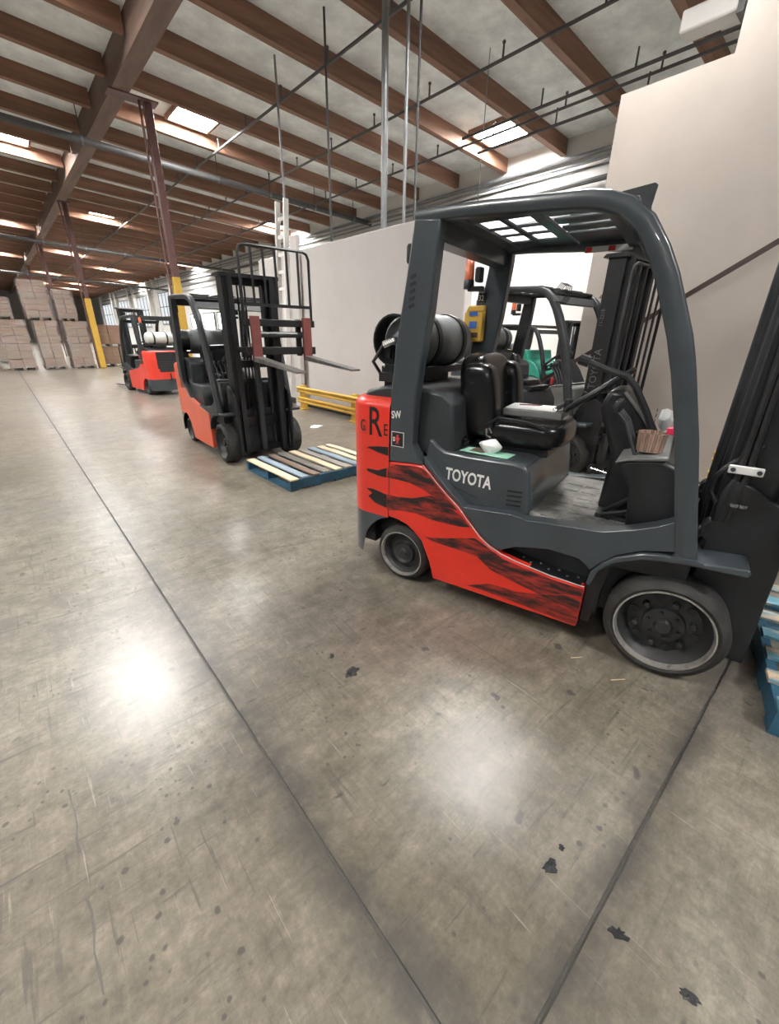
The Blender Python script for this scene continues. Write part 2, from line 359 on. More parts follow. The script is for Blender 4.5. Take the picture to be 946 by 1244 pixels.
# windows with mullions in the outer wall, far end
wi = 0
for (y0, y1, z0, z1) in ((29.5, 31.5, .9, 2.75), (32.3, 34.3, .9, 2.75), (35.1, 37.1, .9, 2.75), (41, 45, 2.2, 4.6), (48, 53, 2.0, 4.6), (56, 62, 2.0, 4.6), (65, 72, 2.0, 4.6)):
    wi += 1
    wn = struct(empty('window_%d' % wi, (XO, y0, z0)))
    ob('pane', MB().box(-.03, -.01, 0, y1 - y0, 0, z1 - z0), 'win' if wi < 4 else 'win_dim', wn)
    fr = MB(); fr.box(-.08, 0, -.08, 0, -.08, z1 - z0 + .08).box(-.08, 0, y1 - y0, y1 - y0 + .08, -.08, z1 - z0 + .08).box(-.08, 0, 0, y1 - y0, -.08, 0).box(-.08, 0, 0, y1 - y0, z1 - z0, z1 - z0 + .08)
    ob('window_frame', fr, 'pipe_grey', wn)
    for k in range(1, 4):
        ob('mullion', MB().box(-.07, -.03, (y1 - y0) * k / 4 - .025, (y1 - y0) * k / 4 + .025, 0, z1 - z0), 'pipe_dark', wn)
    ob('transom', MB().box(-.07, -.03, 0, y1 - y0, (z1 - z0) * .55, (z1 - z0) * .55 + .05), 'pipe_dark', wn)
    for yy in (y0 - .55, y1 + .3):
        if wi > 3: ob('wall_pier', MB().box(-.28, 0, yy - y0, yy - y0 + .5, -z0, 5.6 - z0), 'wall_white', wn)

# roof: insulation deck on timber purlins, one glulam girder on steel columns
ce = struct(empty('ceiling'))
DEPTH = 0.33
def roofz(x): return purlin_z(x) + DEPTH
dm = MB().prism([(XL, roofz(XL)), (XO + .3, roofz(XO + .3)), (XO + .3, roofz(XO + .3) + .1), (XL, roofz(XL) + .1)], YA, YB)
ob('insulation_deck', dm, 'deck', ce)
pz = MB()
pz.prism([(XG + .2, purlin_z(XG + .2)), (XO, purlin_z(XO)), (XO, roofz(XO)), (XG + .2, roofz(XG + .2))], -.075, .075)
pr0 = None; pl0 = None
ply = MB().prism([(XL, purlin_z(XL)), (XG - .2, purlin_z(XG - .2)), (XG - .2, roofz(XG - .2)), (XL, roofz(XL))], -.075, .075)
k = -7
while 7.05 + 1.75 * k < YB:
    y = 7.05 + 1.75 * k; k += 1
    if pr0 is None:
        pr0 = ob('purlin', pz, 'wood', ce); pr0.location = (0, y, 0); pl0 = ob('purlin', ply, 'wood', ce); pl0.location = (0, y, 0)
    else:
        share(pr0, ce, (0, y, 0)); share(pl0, ce, (0, y, 0))
gz = purlin_z(XG)
ob('girder', MB().box(XG - .16, XG + .16, YA, YB, gz - .2, gz + DEPTH), 'girder', ce)
sk0 = None
SKY = [(5.1, 2.45), (5.1, 13.2), (5.1, 25.4), (5.1, 37.8), (5.1, 51.0), (10.6, 8.6), (11.0, 21.0), (11.0, 34.3), (11.0, 49.5), (0.6, 9.6), (1.7, 18.9), (1.7, 30.5), (1.7, 43.0), (1.7, 56.0),
       (-4.0, 2.4), (-4.0, 13.2), (-4.0, 25.4), (-4.0, 38), (-9.5, 8.6), (-9.5, 21), (-9.5, 34), (11.0, -3.4), (1.4, -3.6), (-9.5, -3.6), (8.2, 58), (8.2, 66), (5.1, 63), (8.3, 43.5)]
for x, y in SKY:
    kk = round((y - 7.05) / 1.75 - .5) + .5; y = 7.05 + 1.75 * kk     # centred between two purlins
    if sk0 is None:
        sk0 = ob('skylight', MB().box(-.47, .47, -.62, .62, -.012, 0), 'sky', ce)
        sk0.location = (x, y, roofz(x) - .04); sk0.rotation_euler = (0, math.atan(-SLOPE), 0); o = sk0
        cb0 = ob('curb', MB().box(-.53, -.47, -.68, .68, -.05, .04).box(.47, .53, -.68, .68, -.05, .04).box(-.47, .47, -.68, -.62, -.05, .04).box(-.47, .47, .62, .68, -.05, .04), 'wood', sk0)
    else:
        o = share(sk0, ce, (x, y, roofz(x) - .04), (0, math.atan(-SLOPE), 0)); share(cb0, o)

# columns
for (y, lab) in ((12.25, 'brown steel column behind the orange forklift with raised forks'), (22.9, 'brown steel column with tall yellow base sleeve beside the wrapped boxes'), (34.5, 'slim brown steel column rising behind the tallest wrapped box stacks'), (46, 'farthest brown steel column under the roof girder at far left')):
    x = XG + .1 if y > 20 else 3.72
    c = tag(empty('steel_column', (x, y, 0)), lab, 'column')
    top = gz - .2
    ob('shaft', MB().box(-.078, .078, -.078, .078, 0, top), 'steel_brown', c, bevel=.012)
    ob('cap_plate', MB().box(-.75 if y < 20 else -.2, .19, -.17, .17, top - .03, top), 'steel_brown', c)
    if y < 30: ob('yellow_sleeve', MB().box(-.085 - (y > 20) * .03, .085 + (y > 20) * .03, -.085, .085, 0, 2.75), 'yellow', c, bevel=.015)
    ob('drain_pipe', MB().tube([(-.17, -.05, 0), (-.17, -.05, top)], .025, 8), 'steel_brown', c)

# fire sprinkler pipes: two mains across, branch lines along the hall with upright heads
def main_pipe(y, z0, x0, x1, r_, lab):
    p = tag(empty('sprinkler_main', (x0, y, z0)), lab, 'pipe')
    ob('pipe', MB().tube([(0, 0, 0), (x1 - x0, 0, (x1 - x0) * -0.04)], r_, 12), 'pipe_dark', p)
    n = int((x1 - x0) / 1.8)
    for i in range(n + 1):
        xx = (i + .5) * (x1 - x0) / (n + 1)
        ob('hanger', MB().tube([(xx, 0, -0.04 * xx), (xx, 0, roofz(x0 + xx) - z0)], .012, 6), 'pipe_dark', p)
        ob('clamp', MB().lathe([(r_ + .012, -.03), (r_ + .012, .03)], (xx, 0, -0.04 * xx), 'x', 12), 'pipe_grey', p)
main_pipe(14.84, 6.27, -8, 12, .085, 'thick dark sprinkler main crossing the ceiling in front of the first column')
main_pipe(28.0, 5.75, -8, 12, .075, 'dark sprinkler main crossing the far ceiling above the second column')
main_pipe(41.5, 5.5, -8, 12, .075, 'most distant dark sprinkler main under the orange-lit roof')
for x, y0, y1, lab in ((5.8, 1.0, 60, 'thin sprinkler line with upright heads nearest to the roof girder'), (7.8, 2.1, 60, 'thin sprinkler line running midway between girder and outer wall'), (9.85, 2.0, 60, 'thin sprinkler line with upright heads above the bay opening'), (1.2, 4, 60, 'thin sprinkler line just left of the roof girder')):
    z = purlin_z(x) - .07
    p = tag(empty('sprinkler_line', (x, y0, z)), lab, 'pipe')
    ob('pipe', MB().tube([(0, 0, 0), (0, y1 - y0, 0)], .027, 8), 'pipe_dark', p)
    h0 = None; y = y0 + .4
    while y < min(y1, 36):
        if h0 is None:
            h0 = ob('sprinkler_head', MB().lathe([(.0, 0), (.02, 0), (.016, .2), (.03, .21), (.03, .235), (0, .26)], (0, 0, 0), 'z', 8), 'pipe_dark', p); h0.location = (0, y - y0, 0)
        else: share(h0, p, (0, y - y0, 0))
        y += 1.75
# conduits running along the top of the outer wall
for i, (z, r_, m, lab) in enumerate(((5.62, .05, 'pipe_grey', 'bright grey conduit along the top of the outer wall'), (5.45, .035, 'pipe_grey', 'thinner grey conduit just under the bright one on the outer wall'), (5.05, .06, 'pipe_dark', 'dark pipe running low along the outer wall above the white partition'))):
    p = tag(ob('wall_conduit', MB().tube([(XO - .12 - .03 * i, 1.0, z), (XO - .12 - .03 * i, 70, z)], r_, 8), m), lab, 'pipe')
# thin pipes in front of the tan block near the roof
for i, (x, z, lab) in enumerate(((9.3, 5.73, 'dark pipe with upright stubs ending behind the tan wall top'), (9.9, 5.6, 'lower dark pipe running beside the one with stubs above the tan wall'))):
    p = tag(empty('ceiling_pipe', (x, 0.6, z)), lab, 'pipe')
    ob('pipe', MB().tube([(0, 0, 0), (0, 7.5, 0)], .03, 8), 'pipe_dark', p)
    for k in range(3): ob('stub', MB().tube([(0, 2.0 + k * 1.75, 0), (0, 2.0 + k * 1.75, .28)], .018, 6), 'pipe_dark', p)
# vertical pipes that drop behind the partition
def drop(name, u0, v0, x, r_, m, lab, zlo=0.0):
    p = on_x(u0, v0, x)
    o = ob(name, MB().tube([(0, 0, zlo), (0, 0, roofz(x) - .02)], r_, 12), m); o.location = (p.x, p.y, 0); tag(o, lab, 'pipe')
drop('vertical_pipe', 467, 150, 5.4, .052, 'pipe_grey', 'thick galvanised pipe dropping behind the white partition')
drop('vertical_pipe', 493, 150, 5.4, .026, 'pipe_grey', 'slim grey pipe just right of the thick galvanised one')
drop('vertical_pipe', 507, 150, 5.45, .02, 'pipe_dark', 'dark slim pipe beside the top rear corner of the guard')
drop('vertical_pipe', 398, 150, 5.4, .02, 'pipe_dark', 'dark thin rod left of the thick galvanised pipe')
drop('vertical_pipe', 339, 150, 5.4, .022, 'pipe_grey', 'thin grey rod rising past the white ladder top')
drop('hanging_cable', 592, 100, 8.0, .008, 'pipe_grey', 'thin pale cable hanging from the roof by the bright skylight', 3.0)
# pale unit hung under the roof, upper right
p = on_z(862, 18, 5.6)
hb = tag(empty('ceiling_heater', (p.x, p.y, 5.45)), 'white box unit hung under the roof at upper right', 'heater')
ob('casing', MB().box(-.17, .17, -.38, .30, 0, .25), 'wall_white', hb, bevel=.03)
ob('bracket', MB().box(-.2, .2, -.46, -.38, -.05, .1), 'pipe_dark', hb)
for sx in (-.1, .1): ob('hanger_rod', MB().tube([(sx, 0, .25), (sx, 0, roofz(p.x) - 5.47)], .015, 6), 'pipe_dark', hb)

# yellow guard rails
def guard(x, y0, y1, lab):
    gr = tag(empty('guard_rail', (x, y0, 0)), lab, 'guard rail')
    n = max(1, round((y1 - y0) / 2.4))
    for i in range(n + 1):
        yy = (y1 - y0) * i / n
        ob('post', MB().box(-.06, .06, yy - .06, yy + .06, 0, .50), 'yellow', gr, bevel=.008)
        ob('base_plate', MB().box(-.11, .11, yy - .11, yy + .11, 0, .015), 'yellow', gr)
    for z in (.41, .20):     # three-ridge corrugated rails
        ob('rail', MB().prism([(-.07, z - .065), (-.115, z - .045), (-.115, z - .03), (-.085, z - .012), (-.085, z + .012), (-.115, z + .03), (-.115, z + .045), (-.07, z + .065)], -.1, y1 - y0 + .1), 'yellow', gr)
guard(4.72, 4.45, 8.15, 'yellow two-rail guard along the foot of the white partition')
guard(5.35, -4.0, 0.80, 'yellow guard rail at the foot of the tan wall behind the front pillar')
# brown brace that slants up across the tan wall
a, b = on_x(600, 497, 5.75), on_x(1010, 255, 5.75)
M['brace'] = mat('dark_brown_steel', (0.045, 0.022, 0.02), 0.5)
tag(ob('wall_brace', MB().bar(a, b, .04, .045), 'brace'), 'long dark brown bar slanting up across the tan wall', 'brace')
# white ladder standing against the partition
ld = tag(empty('ladder', (4.90, 8.95, 0)), 'tall white ladder leaning on the left end of the partition', 'ladder')
for sy in (-.17, .17):
    ob('rail', MB().bar((-.22, sy, 0), (.06, sy, 3.95), .05, .11, (1, 0, 0)), 'wall_white', ld, bevel=.01)
for i in range(12):
    t = (i + .6) / 12.6; ob('rung', MB().bar((-.22 + .28 * t, -.17, 3.95 * t), (-.22 + .28 * t, .17, 3.95 * t), .04, .06), 'wall_white', ld)
ob('flat_panel', MB().bar((-.05, -.42, 0), (.06, -.42, 3.3), .09, .26, (0, 1, 0)), 'wall', ld, bevel=.01)

# ------------------------------------------------------------------ forklifts
HW = 0.53
# photographed truck: its near (right) side stands on this ground line
R1 = on_z(490, 707); F1 = on_z(812, 829)
D1 = (F1 - R1).normalized(); N1 = Vector((-D1.y, D1.x, 0))
def side(u, v, off=0.0):
    d = ray(u, v); t = (R1 + N1 * off - CAM).dot(N1) / d.dot(N1); p = CAM + d * t
    return ((p - R1).dot(D1), p.z)
def sides(pts, off=0.0): return [side(u, v, off) for u, v in pts]

RED = [(-.133, .80), (.03, .814), (.10, .815), (.215, .711), (.347, .607), (.486, .467), (.55, .428), (.616, .402), (.706, .384), (.889, .362), (1.053, .356), (1.054, .118), (.208, .102), (.177, .213), (.115, .34), (.06, .385), (.007, .417), (-.05, .434), (-.133, .44)]
COWL = [(.105, .825), (.215, .722), (.347, .618), (.486, .478), (.55, .437), (.60, .42), (.68, .465), (.85, .505), (1.0, .50), (1.06, .455), (1.09, .50), (1.15, .565), (1.25, .622), (1.37, .655), (1.335, .789), (1.27, .748), (1.195, .713), (1.07, .668), (.945, .657), (.73, .636), (.64, .646), (.37, .622), (.20, .765), (.10, .87)]
PILLAR = [(-.01, 2.015), (.13, 2.0), (.128, 1.935), (.10, 1.62), (.055, 1.356), (.03, 1.15), (.022, .93), (.10, .82), (-.133, .80), (-.13, 1.0), (-.129, 1.2), (-.106, 1.426), (-.045, 1.777)]
RAIL = [(-.01, 2.022), (.2, 2.021), (.37, 2.016), (.69, 2.0), (.76, 1.995), (.83, 1.982), (.90, 1.955), (.975, 1.895), (1.04, 1.80), (1.088, 1.71), (1.17, 1.52), (1.215, 1.39), (1.29, 1.13), (1.35, .88), (1.41, .63)]
RAILW = [.8, .85, .9, .95, 1.0, 1.05, 1.1, 1.15, 1.2, 1.25, 1.3, 1.3, 1.3, 1.3, 1.3]
FENDER = [(1.055, .38), (1.062, .452), (1.10, .512), (1.151, .563), (1.247, .615), (1.31, .63), (1.375, .636), (1.455, .64), (1.621, .657), (1.63, .64), (1.621, .62), (1.455, .612), (1.34, .60), (1.254, .582), (1.156, .532), (1.095, .468), (1.075, .38)]

def arch_z(s):
    c, r_ = -.06, .275
    if abs(s - c) >= r_: return 0.13
    return max(.13, .165 + math.sqrt(r_ * r_ - (s - c) ** 2))
def cw_plan():
    P = []; rad = .16; rs = -.47; hw = .525
    s = -.135
    while s > rs + rad: P.append((s, -hw)); s -= .02
    for i in range(9):
        a = math.pi / 2 * i / 8; P.append((rs + rad - rad * math.sin(a), -(hw - rad) - rad * math.cos(a)))
    Q = [(s, -y) for s, y in P[::-1]]
    for i in range(1, 6): P.append((rs, -(hw - rad) + 2 * (hw - rad) * i / 6))
    return P + Q
def cw_shell(z0, z1, top_round=False):
    P = cw_plan(); lv = [0, .25, .5, .75, 1.0]; vv = []; ff = []; n = len(P)
    rows = []
    for t in lv: rows.append([(s, y, max(z0, min(arch_z(s), z1)) * (1 - t) + z1 * t) for s, y in P])
    if top_round:
        cxm = -.135
        for ins, dz in ((.006, .02), (.02, .038), (.045, .05)):
            rows.append([(cxm + (s - cxm) * (1 - ins * 2.5), y * (1 - ins / .5), z1 + dz) for s, y in P])
    for r_ in rows: vv += r_
    for j in range(len(rows) - 1):
        ff += [(j * n + i, j * n + i + 1, (j + 1) * n + i + 1, (j + 1) * n + i) for i in range(n - 1)]
    k = (len(rows) - 1) * n
    ff.append(tuple(range(k, k + n)))
    # inner closing wall at the front of the block
    return MB().add(vv, ff)

def wheel(t, c, r_, wd, sgn, rim_r, front, name='wheel', lip='lip'):
    # tyre with rounded shoulders, dished rim, hub and bolts; sgn -1 faces the right side of the truck
    y0 = c[1]
    h = wd / 2
    ty = ob(name, MB().lathe([(rim_r, -h + .012), (r_ - .035, -h), (r_ - .012, -h + .012), (r_, -h + .035), (r_, h - .035), (r_ - .012, h - .012), (r_ - .035, h), (rim_r, h - .012)], c, 'y', 40), 'rubber', t, label='solid black cushion tyre')
    o = sgn
    ob('rim_lip', MB().lathe([(rim_r - .012, o * (h - .03)), (rim_r - .005, o * (h - .002)), (rim_r + .002, o * (h - .002)), (rim_r + .002, o * (h - .03))], c, 'y', 40), lip, ty)
    if front:
        prof = [(0, o * (h - .055)), (.05, o * (h - .055)), (.06, o * (h - .06)), (.085, o * (h - .062)), (.09, o * (h - .082)), (rim_r - .05, o * (h - .09)), (rim_r - .03, o * (h - .06)), (rim_r - .012, o * (h - .03)), (rim_r - .012, o * (h - .1)), (0, o * (h - .12))]
        ob('rim', MB().lathe(prof, c, 'y', 36), 'rim', ty)
        for k in range(6):
            a = k * math.pi / 3 + .3
            ob('lug_nut', MB().lathe([(0, o * (h - .055)), (.011, o * (h - .055)), (.016, o * (h - .06)), (.016, o * (h - .085))], (c[0] + .118 * math.cos(a), y0, c[2] + .118 * math.sin(a)), 'y', 6), 'rim', ty)
            a += math.pi / 6
            ob('rim_hole', MB().lathe([(0, o * (h - .082)), (.02, o * (h - .082)), (.022, o * (h - .09))], (c[0] + .135 * math.cos(a), y0, c[2] + .135 * math.sin(a)), 'y', 10), 'black', ty)
            ob('hub_bolt', MB().lathe([(0, o * (h - .046)), (.007, o * (h - .046)), (.008, o * (h - .06))], (c[0] + .068 * math.cos(a), y0, c[2] + .068 * math.sin(a)), 'y', 6), 'rim', ty)
        ob('hub_cap', MB().lathe([(0, o * (h - .03)), (.03, o * (h - .032)), (.038, o * (h - .045)), (.04, o * (h - .06))], c, 'y', 20), 'rim', ty)
    else:
        prof = [(0, o * (h - .02)), (.02, o * (h - .022)), (.03, o * (h - .035)), (.06, o * (h - .04)), (.075, o * (h - .03)), (.085, o * (h - .05)), (rim_r - .035, o * (h - .06)), (rim_r - .012, o * (h - .02)), (rim_r - .012, o * (h - .08)), (0, o * (h - .1))]
        ob('rim', MB().lathe(prof, c, 'y', 32), 'rim', ty)
    return ty

def rounded_pad(x0, x1, y0, y1, z0, z1, lean=0.0, dish=0.0):
    # a cushion: subdivided box whose top bows; lean shifts x with height
    nx, ny, nz = 4, 5, 4; bm = bmesh.new(); bmesh.ops.create_cube(bm, size=2.0)
    bmesh.ops.subdivide_edges(bm, edges=bm.edges, cuts=5, use_grid_fill=True)
    mb = MB(); vv = []
    for v in bm.verts:
        p = v.co.copy(); nn = (abs(p.x) ** 4.5 + abs(p.y) ** 4.5 + abs(p.z) ** 4.5) ** (1 / 4.5); q = p / nn
        z = z0 + (z1 - z0) * (q.z + 1) / 2
        if dish: z -= dish * (1 - q.y * q.y) * (1 if q.z > .9 else 0)
        x = x0 + (x1 - x0) * (q.x + 1) / 2 + lean * (z - z0)
        vv.append((x, y0 + (y1 - y0) * (q.y + 1) / 2, z))
    bm.verts.index_update()
    ff = [tuple(v.index for v in f.verts) for f in bm.faces]; bm.free()
    return mb.add(vv, ff)

def make_truck(label, cx, cy, heading, k=1.0, paint='red', hoodm='grey', guardm='grey', stripes=False, mast_h=2.2, fork_z=.06, shift=0.0, back_top=1.2, back_lo=.60, tank='tank', hero=False, fork_len=1.07, fork_dip=0.0, cowlm='grey', forkm='black', mast_dx=0.0, red_poly=None, dashm='black', wide_grille=False, standup=False, seat_dx=0.0, seat_dz=0.0):
    t = tag(empty('forklift', (cx, cy, 0), heading, k), label, 'forklift', 'parked forklifts')
    # frame core
    ob('chassis', MB().box(-.10, 1.12, -.40, .40, .15, .60).box(1.0, 1.44, -.26, .26, .12, .66).box(-.40, -.05, -.30, .30, .2, .8).box(-.455, -.345, -.37, .37, .135, .44), 'dark', t)
    # counterweight
    cw = ob('counterweight', cw_shell(.43, 1.115, True), 'red_worn' if hero else paint, t, ang=50)
    ob('rear_bumper', cw_shell(.13, .43), 'grey', t, ang=50)
    ob('counterweight_grille', MB().box(-.476, -.468, -.26, .26, .62, .92), 'black', cw)
    if wide_grille: ob('radiator_opening', MB().box(-.478, -.466, -.42, .30, .70, 1.13), 'black', cw, bevel=.01)
    for i in range(5): ob('grille_bar', MB().box(-.482, -.472, -.25, .25, .65 + i * .055, .67 + i * .055), 'dark', cw)
    ob('tow_pin', MB().tube([(-.49, 0, .40), (-.49, 0, .58)], .018, 8), 'dark', cw)
    # painted frame sides, cowls and steps
    for sg in (-1, 1):
        sp = ob('side_panel', MB().prism(red_poly or RED, sg * .47, sg * .527), paint, t, bevel=.008)
        if sg < 0 or True:
            edge = [(x, sg * .525, z + .006) for x, z in (red_poly or RED)[2:11]]
            ob('edge_trim', MB().tube(edge, .003, 6), 'trim' if hero else 'grey2', sp)
        ob('side_cowl', MB().prism(COWL, sg * .43, sg * .515), cowlm, t, bevel=.004)
        st = ob('step', MB().prism([(.60, .36), (.60, .405), (.70, .384), (.89, .363), (1.05, .356), (1.05, .34), (.7, .34)], sg * .40, sg * .51), 'black', t)
        for i in range(7): ob('step_stud', MB().lathe([(0, .006), (.005, .005), (.007, 0)], (.72 + i * .048, sg * (.47 if i % 2 else .44), .384 - .02 * i / 6 * 1.3), 'z', 6), 'grey2', st)
        ob('fender', MB().prism(FENDER, sg * .30, sg * .53), cowlm, t, bevel=.008)
        ob('fender_liner', MB().prism([(1.06, .13), (1.06, .45), (1.15, .55), (1.25, .60), (1.44, .60), (1.44, .5), (1.14, .48), (1.10, .13)], sg * .28, sg * .46), 'black', t)
    # engine hood and radiator cover
    hood = ob('engine_hood', MB().prism([(.07, .86), (.085, .95), (.115, .965), (.15, .93), (.20, .905), (.33, .90), (.60, .905), (.655, .897), (.685, .86), (.715, .66), (.71, .628), (.36, .613), (.2, .73), (.10, .83)], -.455, .455), hoodm, t, bevel=.03)
    for i in range(4):
        z = .668 + i * .026; ob('louvre', MB().prism([(.585, z), (.665, z + .006), (.665, z + .015), (.585, z + .009)], -.459, -.452), 'black', hood)
        ob('louvre', MB().box(.700 - i * .0035, .712 - i * .0035, -.40, -.36, z + .003, z + .014), 'black', hood)
    ob('hood_seam', MB().prism([(.22, .722), (.42, .672), (.42, .668), (.22, .718)], -.4565, -.455), 'black', hood)
    ob('radiator_cover', MB().prism([(-.40, .95), (-.40, 1.15), (-.36, 1.195), (-.22, 1.232), (.0, 1.238), (.16, 1.215), (.22, 1.17), (.25, .88), (.0, .85)], -.44, .44), 'dark', t, bevel=.02)
    ob('cover_slot', MB().box(-.18, .02, -.446, -.438, .98, 1.08), 'black', t)
    # floor, dash and controls
    fm = ob('floor_mat', MB().box(.69, 1.26, -.43, .43, .618, .636), 'mat', t, bevel=.006)
    for i in range(4):
        for j in range(6):
            ob('mat_rib', MB().box(.76 + i * .105, .845 + i * .105, -.40 + j * .125, -.31 + j * .125, .636, .6395), 'mat', fm)
    ob('front_cowl', MB().prism([(1.155, .63), (1.13, .86), (1.065, .955), (1.06, .985), (1.10, 1.0), (1.22, 1.02), (1.30, .99), (1.37, .64)], -.40, .40), dashm, t, bevel=.02)
    ob('cowl_top', MB().prism([(1.05, .985), (1.10, 1.005), (1.22, 1.03), (1.25, 1.03), (1.25, 1.015), (1.10, .99), (1.05, .972)], -.41, .30), 'grey2', t, bevel=.006)
    if not standup:
        scol = ob('steering_column', MB().prism([(.99, .64), (1.0, .94), (.90, 1.18), (.93, 1.27), (1.0, 1.27), (1.10, 1.16), (1.24, .94), (1.25, .64)], -.15, .17), 'black', t, bevel=.025)
        ob('column_edge_highlight', MB().tube([(1.0, -.152, 1.265), (1.09, -.152, 1.17), (1.16, -.152, 1.08), (1.235, -.152, .95)], .009, 6), 'grey2', scol)  # pale tube standing in for the highlight along the column edge
        # steering wheel
        cc = Vector((.86, 0.01, 1.245)); nrm = Vector((-.62, 0, .78)).normalized(); e1 = Vector((0, 1, 0)); e2 = nrm.cross(e1)
        swh = ob('steering_wheel', MB().tube([cc + e1 * math.cos(a) * .18 + e2 * math.sin(a) * .18 for a in [2 * math.pi * i / 28 for i in range(28)]], .016, 8, closed=True), 'black', t)
        for a in (0.5, 2.6, 4.7): ob('spoke', MB().bar(cc - nrm * .02, cc + e1 * math.cos(a) * .18 + e2 * math.sin(a) * .18, .03, .012), 'black', swh)
        ob('wheel_hub', MB().lathe([(0, 0), (.05, 0), (.05, .03), (0, .04)], tuple(cc - nrm * .02 - Vector((0, 0, .02))), 'z', 16), 'black', swh)
        ob('spinner_knob', MB().lathe([(0, 0), (.02, 0), (.026, .03), (.02, .055), (0, .06)], tuple(cc + e2 * .18), 'z', 10), 'black', swh)
        for i in range(3):
            y = -.22 - i * .06
            lv = ob('hydraulic_lever', MB().tube([(1.12, y, 1.0), (1.05, y, 1.15), (1.0, y, 1.20)], .008, 6), 'dark', t)
            ob('lever_knob', MB().lathe([(0, 0), (.017, .005), (.02, .03), (.012, .05), (0, .052)], (1.0, y, 1.19), 'z', 10), 'black', lv)
        pd = ob('pedal', MB().tube([(1.20, -.16, .79), (1.03, -.20, .66), (1.03, -.27, .66), (1.2, -.25, .72)], .014, 6), 'black', t)
        ob('pedal_pad', MB().bar((1.08, .0, .67), (1.18, .0, .80), .09, .015), 'black', t)
    # seat, or the tall power unit of a stand-up truck
    if standup:
        pu = ob('power_unit', MB().prism([(-.35, .85), (-.35, 1.16), (.20, 1.22), (.45, 1.34), (.55, 1.52), (.75, 1.52), (.80, 1.32), (1.0, 1.24), (1.18, 1.05), (1.2, .85)], -.44, .44), hoodm, t, bevel=.02)
        ob('power_unit_stripe', MB().box(-.2, .3, -.446, -.438, 1.03, 1.07), 'white', pu); ob('yellow_canister', MB().box(.05, .18, -.40, -.28, 1.2, 1.52), 'yellow', pu, bevel=.02)
    if not standup:
        ob('seat_cushion', rounded_pad(.24, .77, -.26, .26, .915, 1.085, 0, .02), 'vinyl', t, sub=2).location = (seat_dx, 0, seat_dz)
        sb = ob('seat_back', rounded_pad(.18, .36, -.25, .25, .93, 1.42, -.14, 0), 'vinyl', t, sub=2); sb.location = (seat_dx, 0, seat_dz)
        for sg in (-1, 1):
            ob('side_bolster', rounded_pad(.21, .42, sg * .205 - .075, sg * .205 + .075, .96, 1.37, -.15, 0), 'vinyl', sb, sub=2)
            ob('hip_guard', MB().tube([(.30, sg * .265, 1.0), (.42, sg * .275, 1.09), (.58, sg * .27, 1.085), (.70, sg * .262, 1.05)], .007, 6), 'black', sb)
        ob('seat_base', MB().box(.28, .70, -.21, .21, .895, .94), 'black', t)
        ob('belt_buckle', MB().box(.66, .69, .28, .32, .94, 1.02), 'redp', t)
    # overhead guard
    sec = [(-.034, -.022), (-.026, -.031), (.026, -.031), (.034, -.022), (.034, .022), (.026, .031), (-.026, .031), (-.034, .022)]
    for sg in (-1, 1):
        pl = ob('rear_pillar', MB().prism(PILLAR, sg * .455, sg * .527), guardm, t, bevel=.01)
        for i in range(5):
            z = 1.635 + i * .033; xx = -.035 + .04 * (z - 1.6)
            ob('pillar_slot', MB().bar((xx + .01, sg * .5275, z), (xx + .04, sg * .5275, z + .012), .004, .016), 'black', pl)
        ob('guard_rail_tube', MB().tube([(x, sg * .487, z) for x, z in RAIL], RAILW, sec=sec), guardm, t, ang=60)
        ob('pillar_foot', MB().box(1.36, 1.47, sg * .487 - .05, sg * .487 + .05, .625, .642), cowlm, t)
    sl = [(0.0, .10, -.46, .46, 1.925, 2.03), (.10, .19, -.46, .46, 2.01, 2.03), (.31, .34, -.46, .46, 2.016, 2.03), (.465, .52, -.46, .46, 2.012, 2.03), (.80, .93, -.46, .46, 1.975, 1.995)]
    sl += [(.19, .465, -.46, -.27, 2.016, 2.028), (.19, .465, .27, .46, 2.016, 2.028), (.19, .465, -.10, -.075, 2.016, 2.028), (.19, .465, .075, .10, 2.016, 2.028)]
    sl += [(.53, .80, a, b, 2.018, 2.03) for a, b in ((-.46, -.21), (-.135, -.045), (.03, .12), (.195, .46))]
    for s_ in sl: ob('roof_slat', MB().box(*s_), guardm, t, bevel=.004)
    ob('front_header', MB().prism([(.90, 1.93), (.94, 1.935), (.99, 1.86), (.95, 1.85)], -.46, .46), guardm, t)
    # wheels
    for sg in (-1, 1):
        wheel(t, (1.412, sg * .43, .254), .254, .19, sg, .203, True, lip='lip' if hero else 'rim')
        wheel(t, (-.04, sg * .44, .19), .19, .15, sg, .152, False, lip='lip' if hero else 'rim')
    # LP gas tank on its bracket
    tk = ob('gas_tank', MB().lathe([(0, -.37), (.06, -.365), (.11, -.345), (.145, -.31), (.155, -.27), (.155, .27), (.145, .31), (.11, .345), (.05, .365), (0, .37)], (-.19, .02, 1.475), 'y', 32), tank, t)
    for y in (-.14, .2): ob('tank_strap', MB().lathe([(.156, -.022), (.163, -.022), (.163, .022), (.156, .022)], (-.19, y, 1.475), 'y', 32), 'black', tk)
    ob('valve_collar', MB().lathe([(.13, -.44), (.14, -.44), (.14, -.33), (.13, -.33)], (-.19, .02, 1.475), 'y', 24), 'black', tk)
    ob('tank_valve', MB().tube([(-.19, -.34, 1.475), (-.19, -.42, 1.475), (-.24, -.44, 1.45)], .022, 8), 'chrome', tk)
    ob('tank_cradle', MB().prism([(-.33, 1.33), (-.30, 1.315), (-.08, 1.315), (-.05, 1.33), (-.05, 1.29), (-.33, 1.29)], -.33, .36).box(-.24, -.14, -.12, .2, 1.22, 1.3), 'black', t)
    ob('tank_bracket_post', MB().box(-.26, -.20, -.40, -.34, 1.20, 1.40).box(-.28, -.16, -.43, -.33, 1.25, 1.30).box(-.25, -.21, -.42, -.36, 1.38, 1.45), 'black', t)
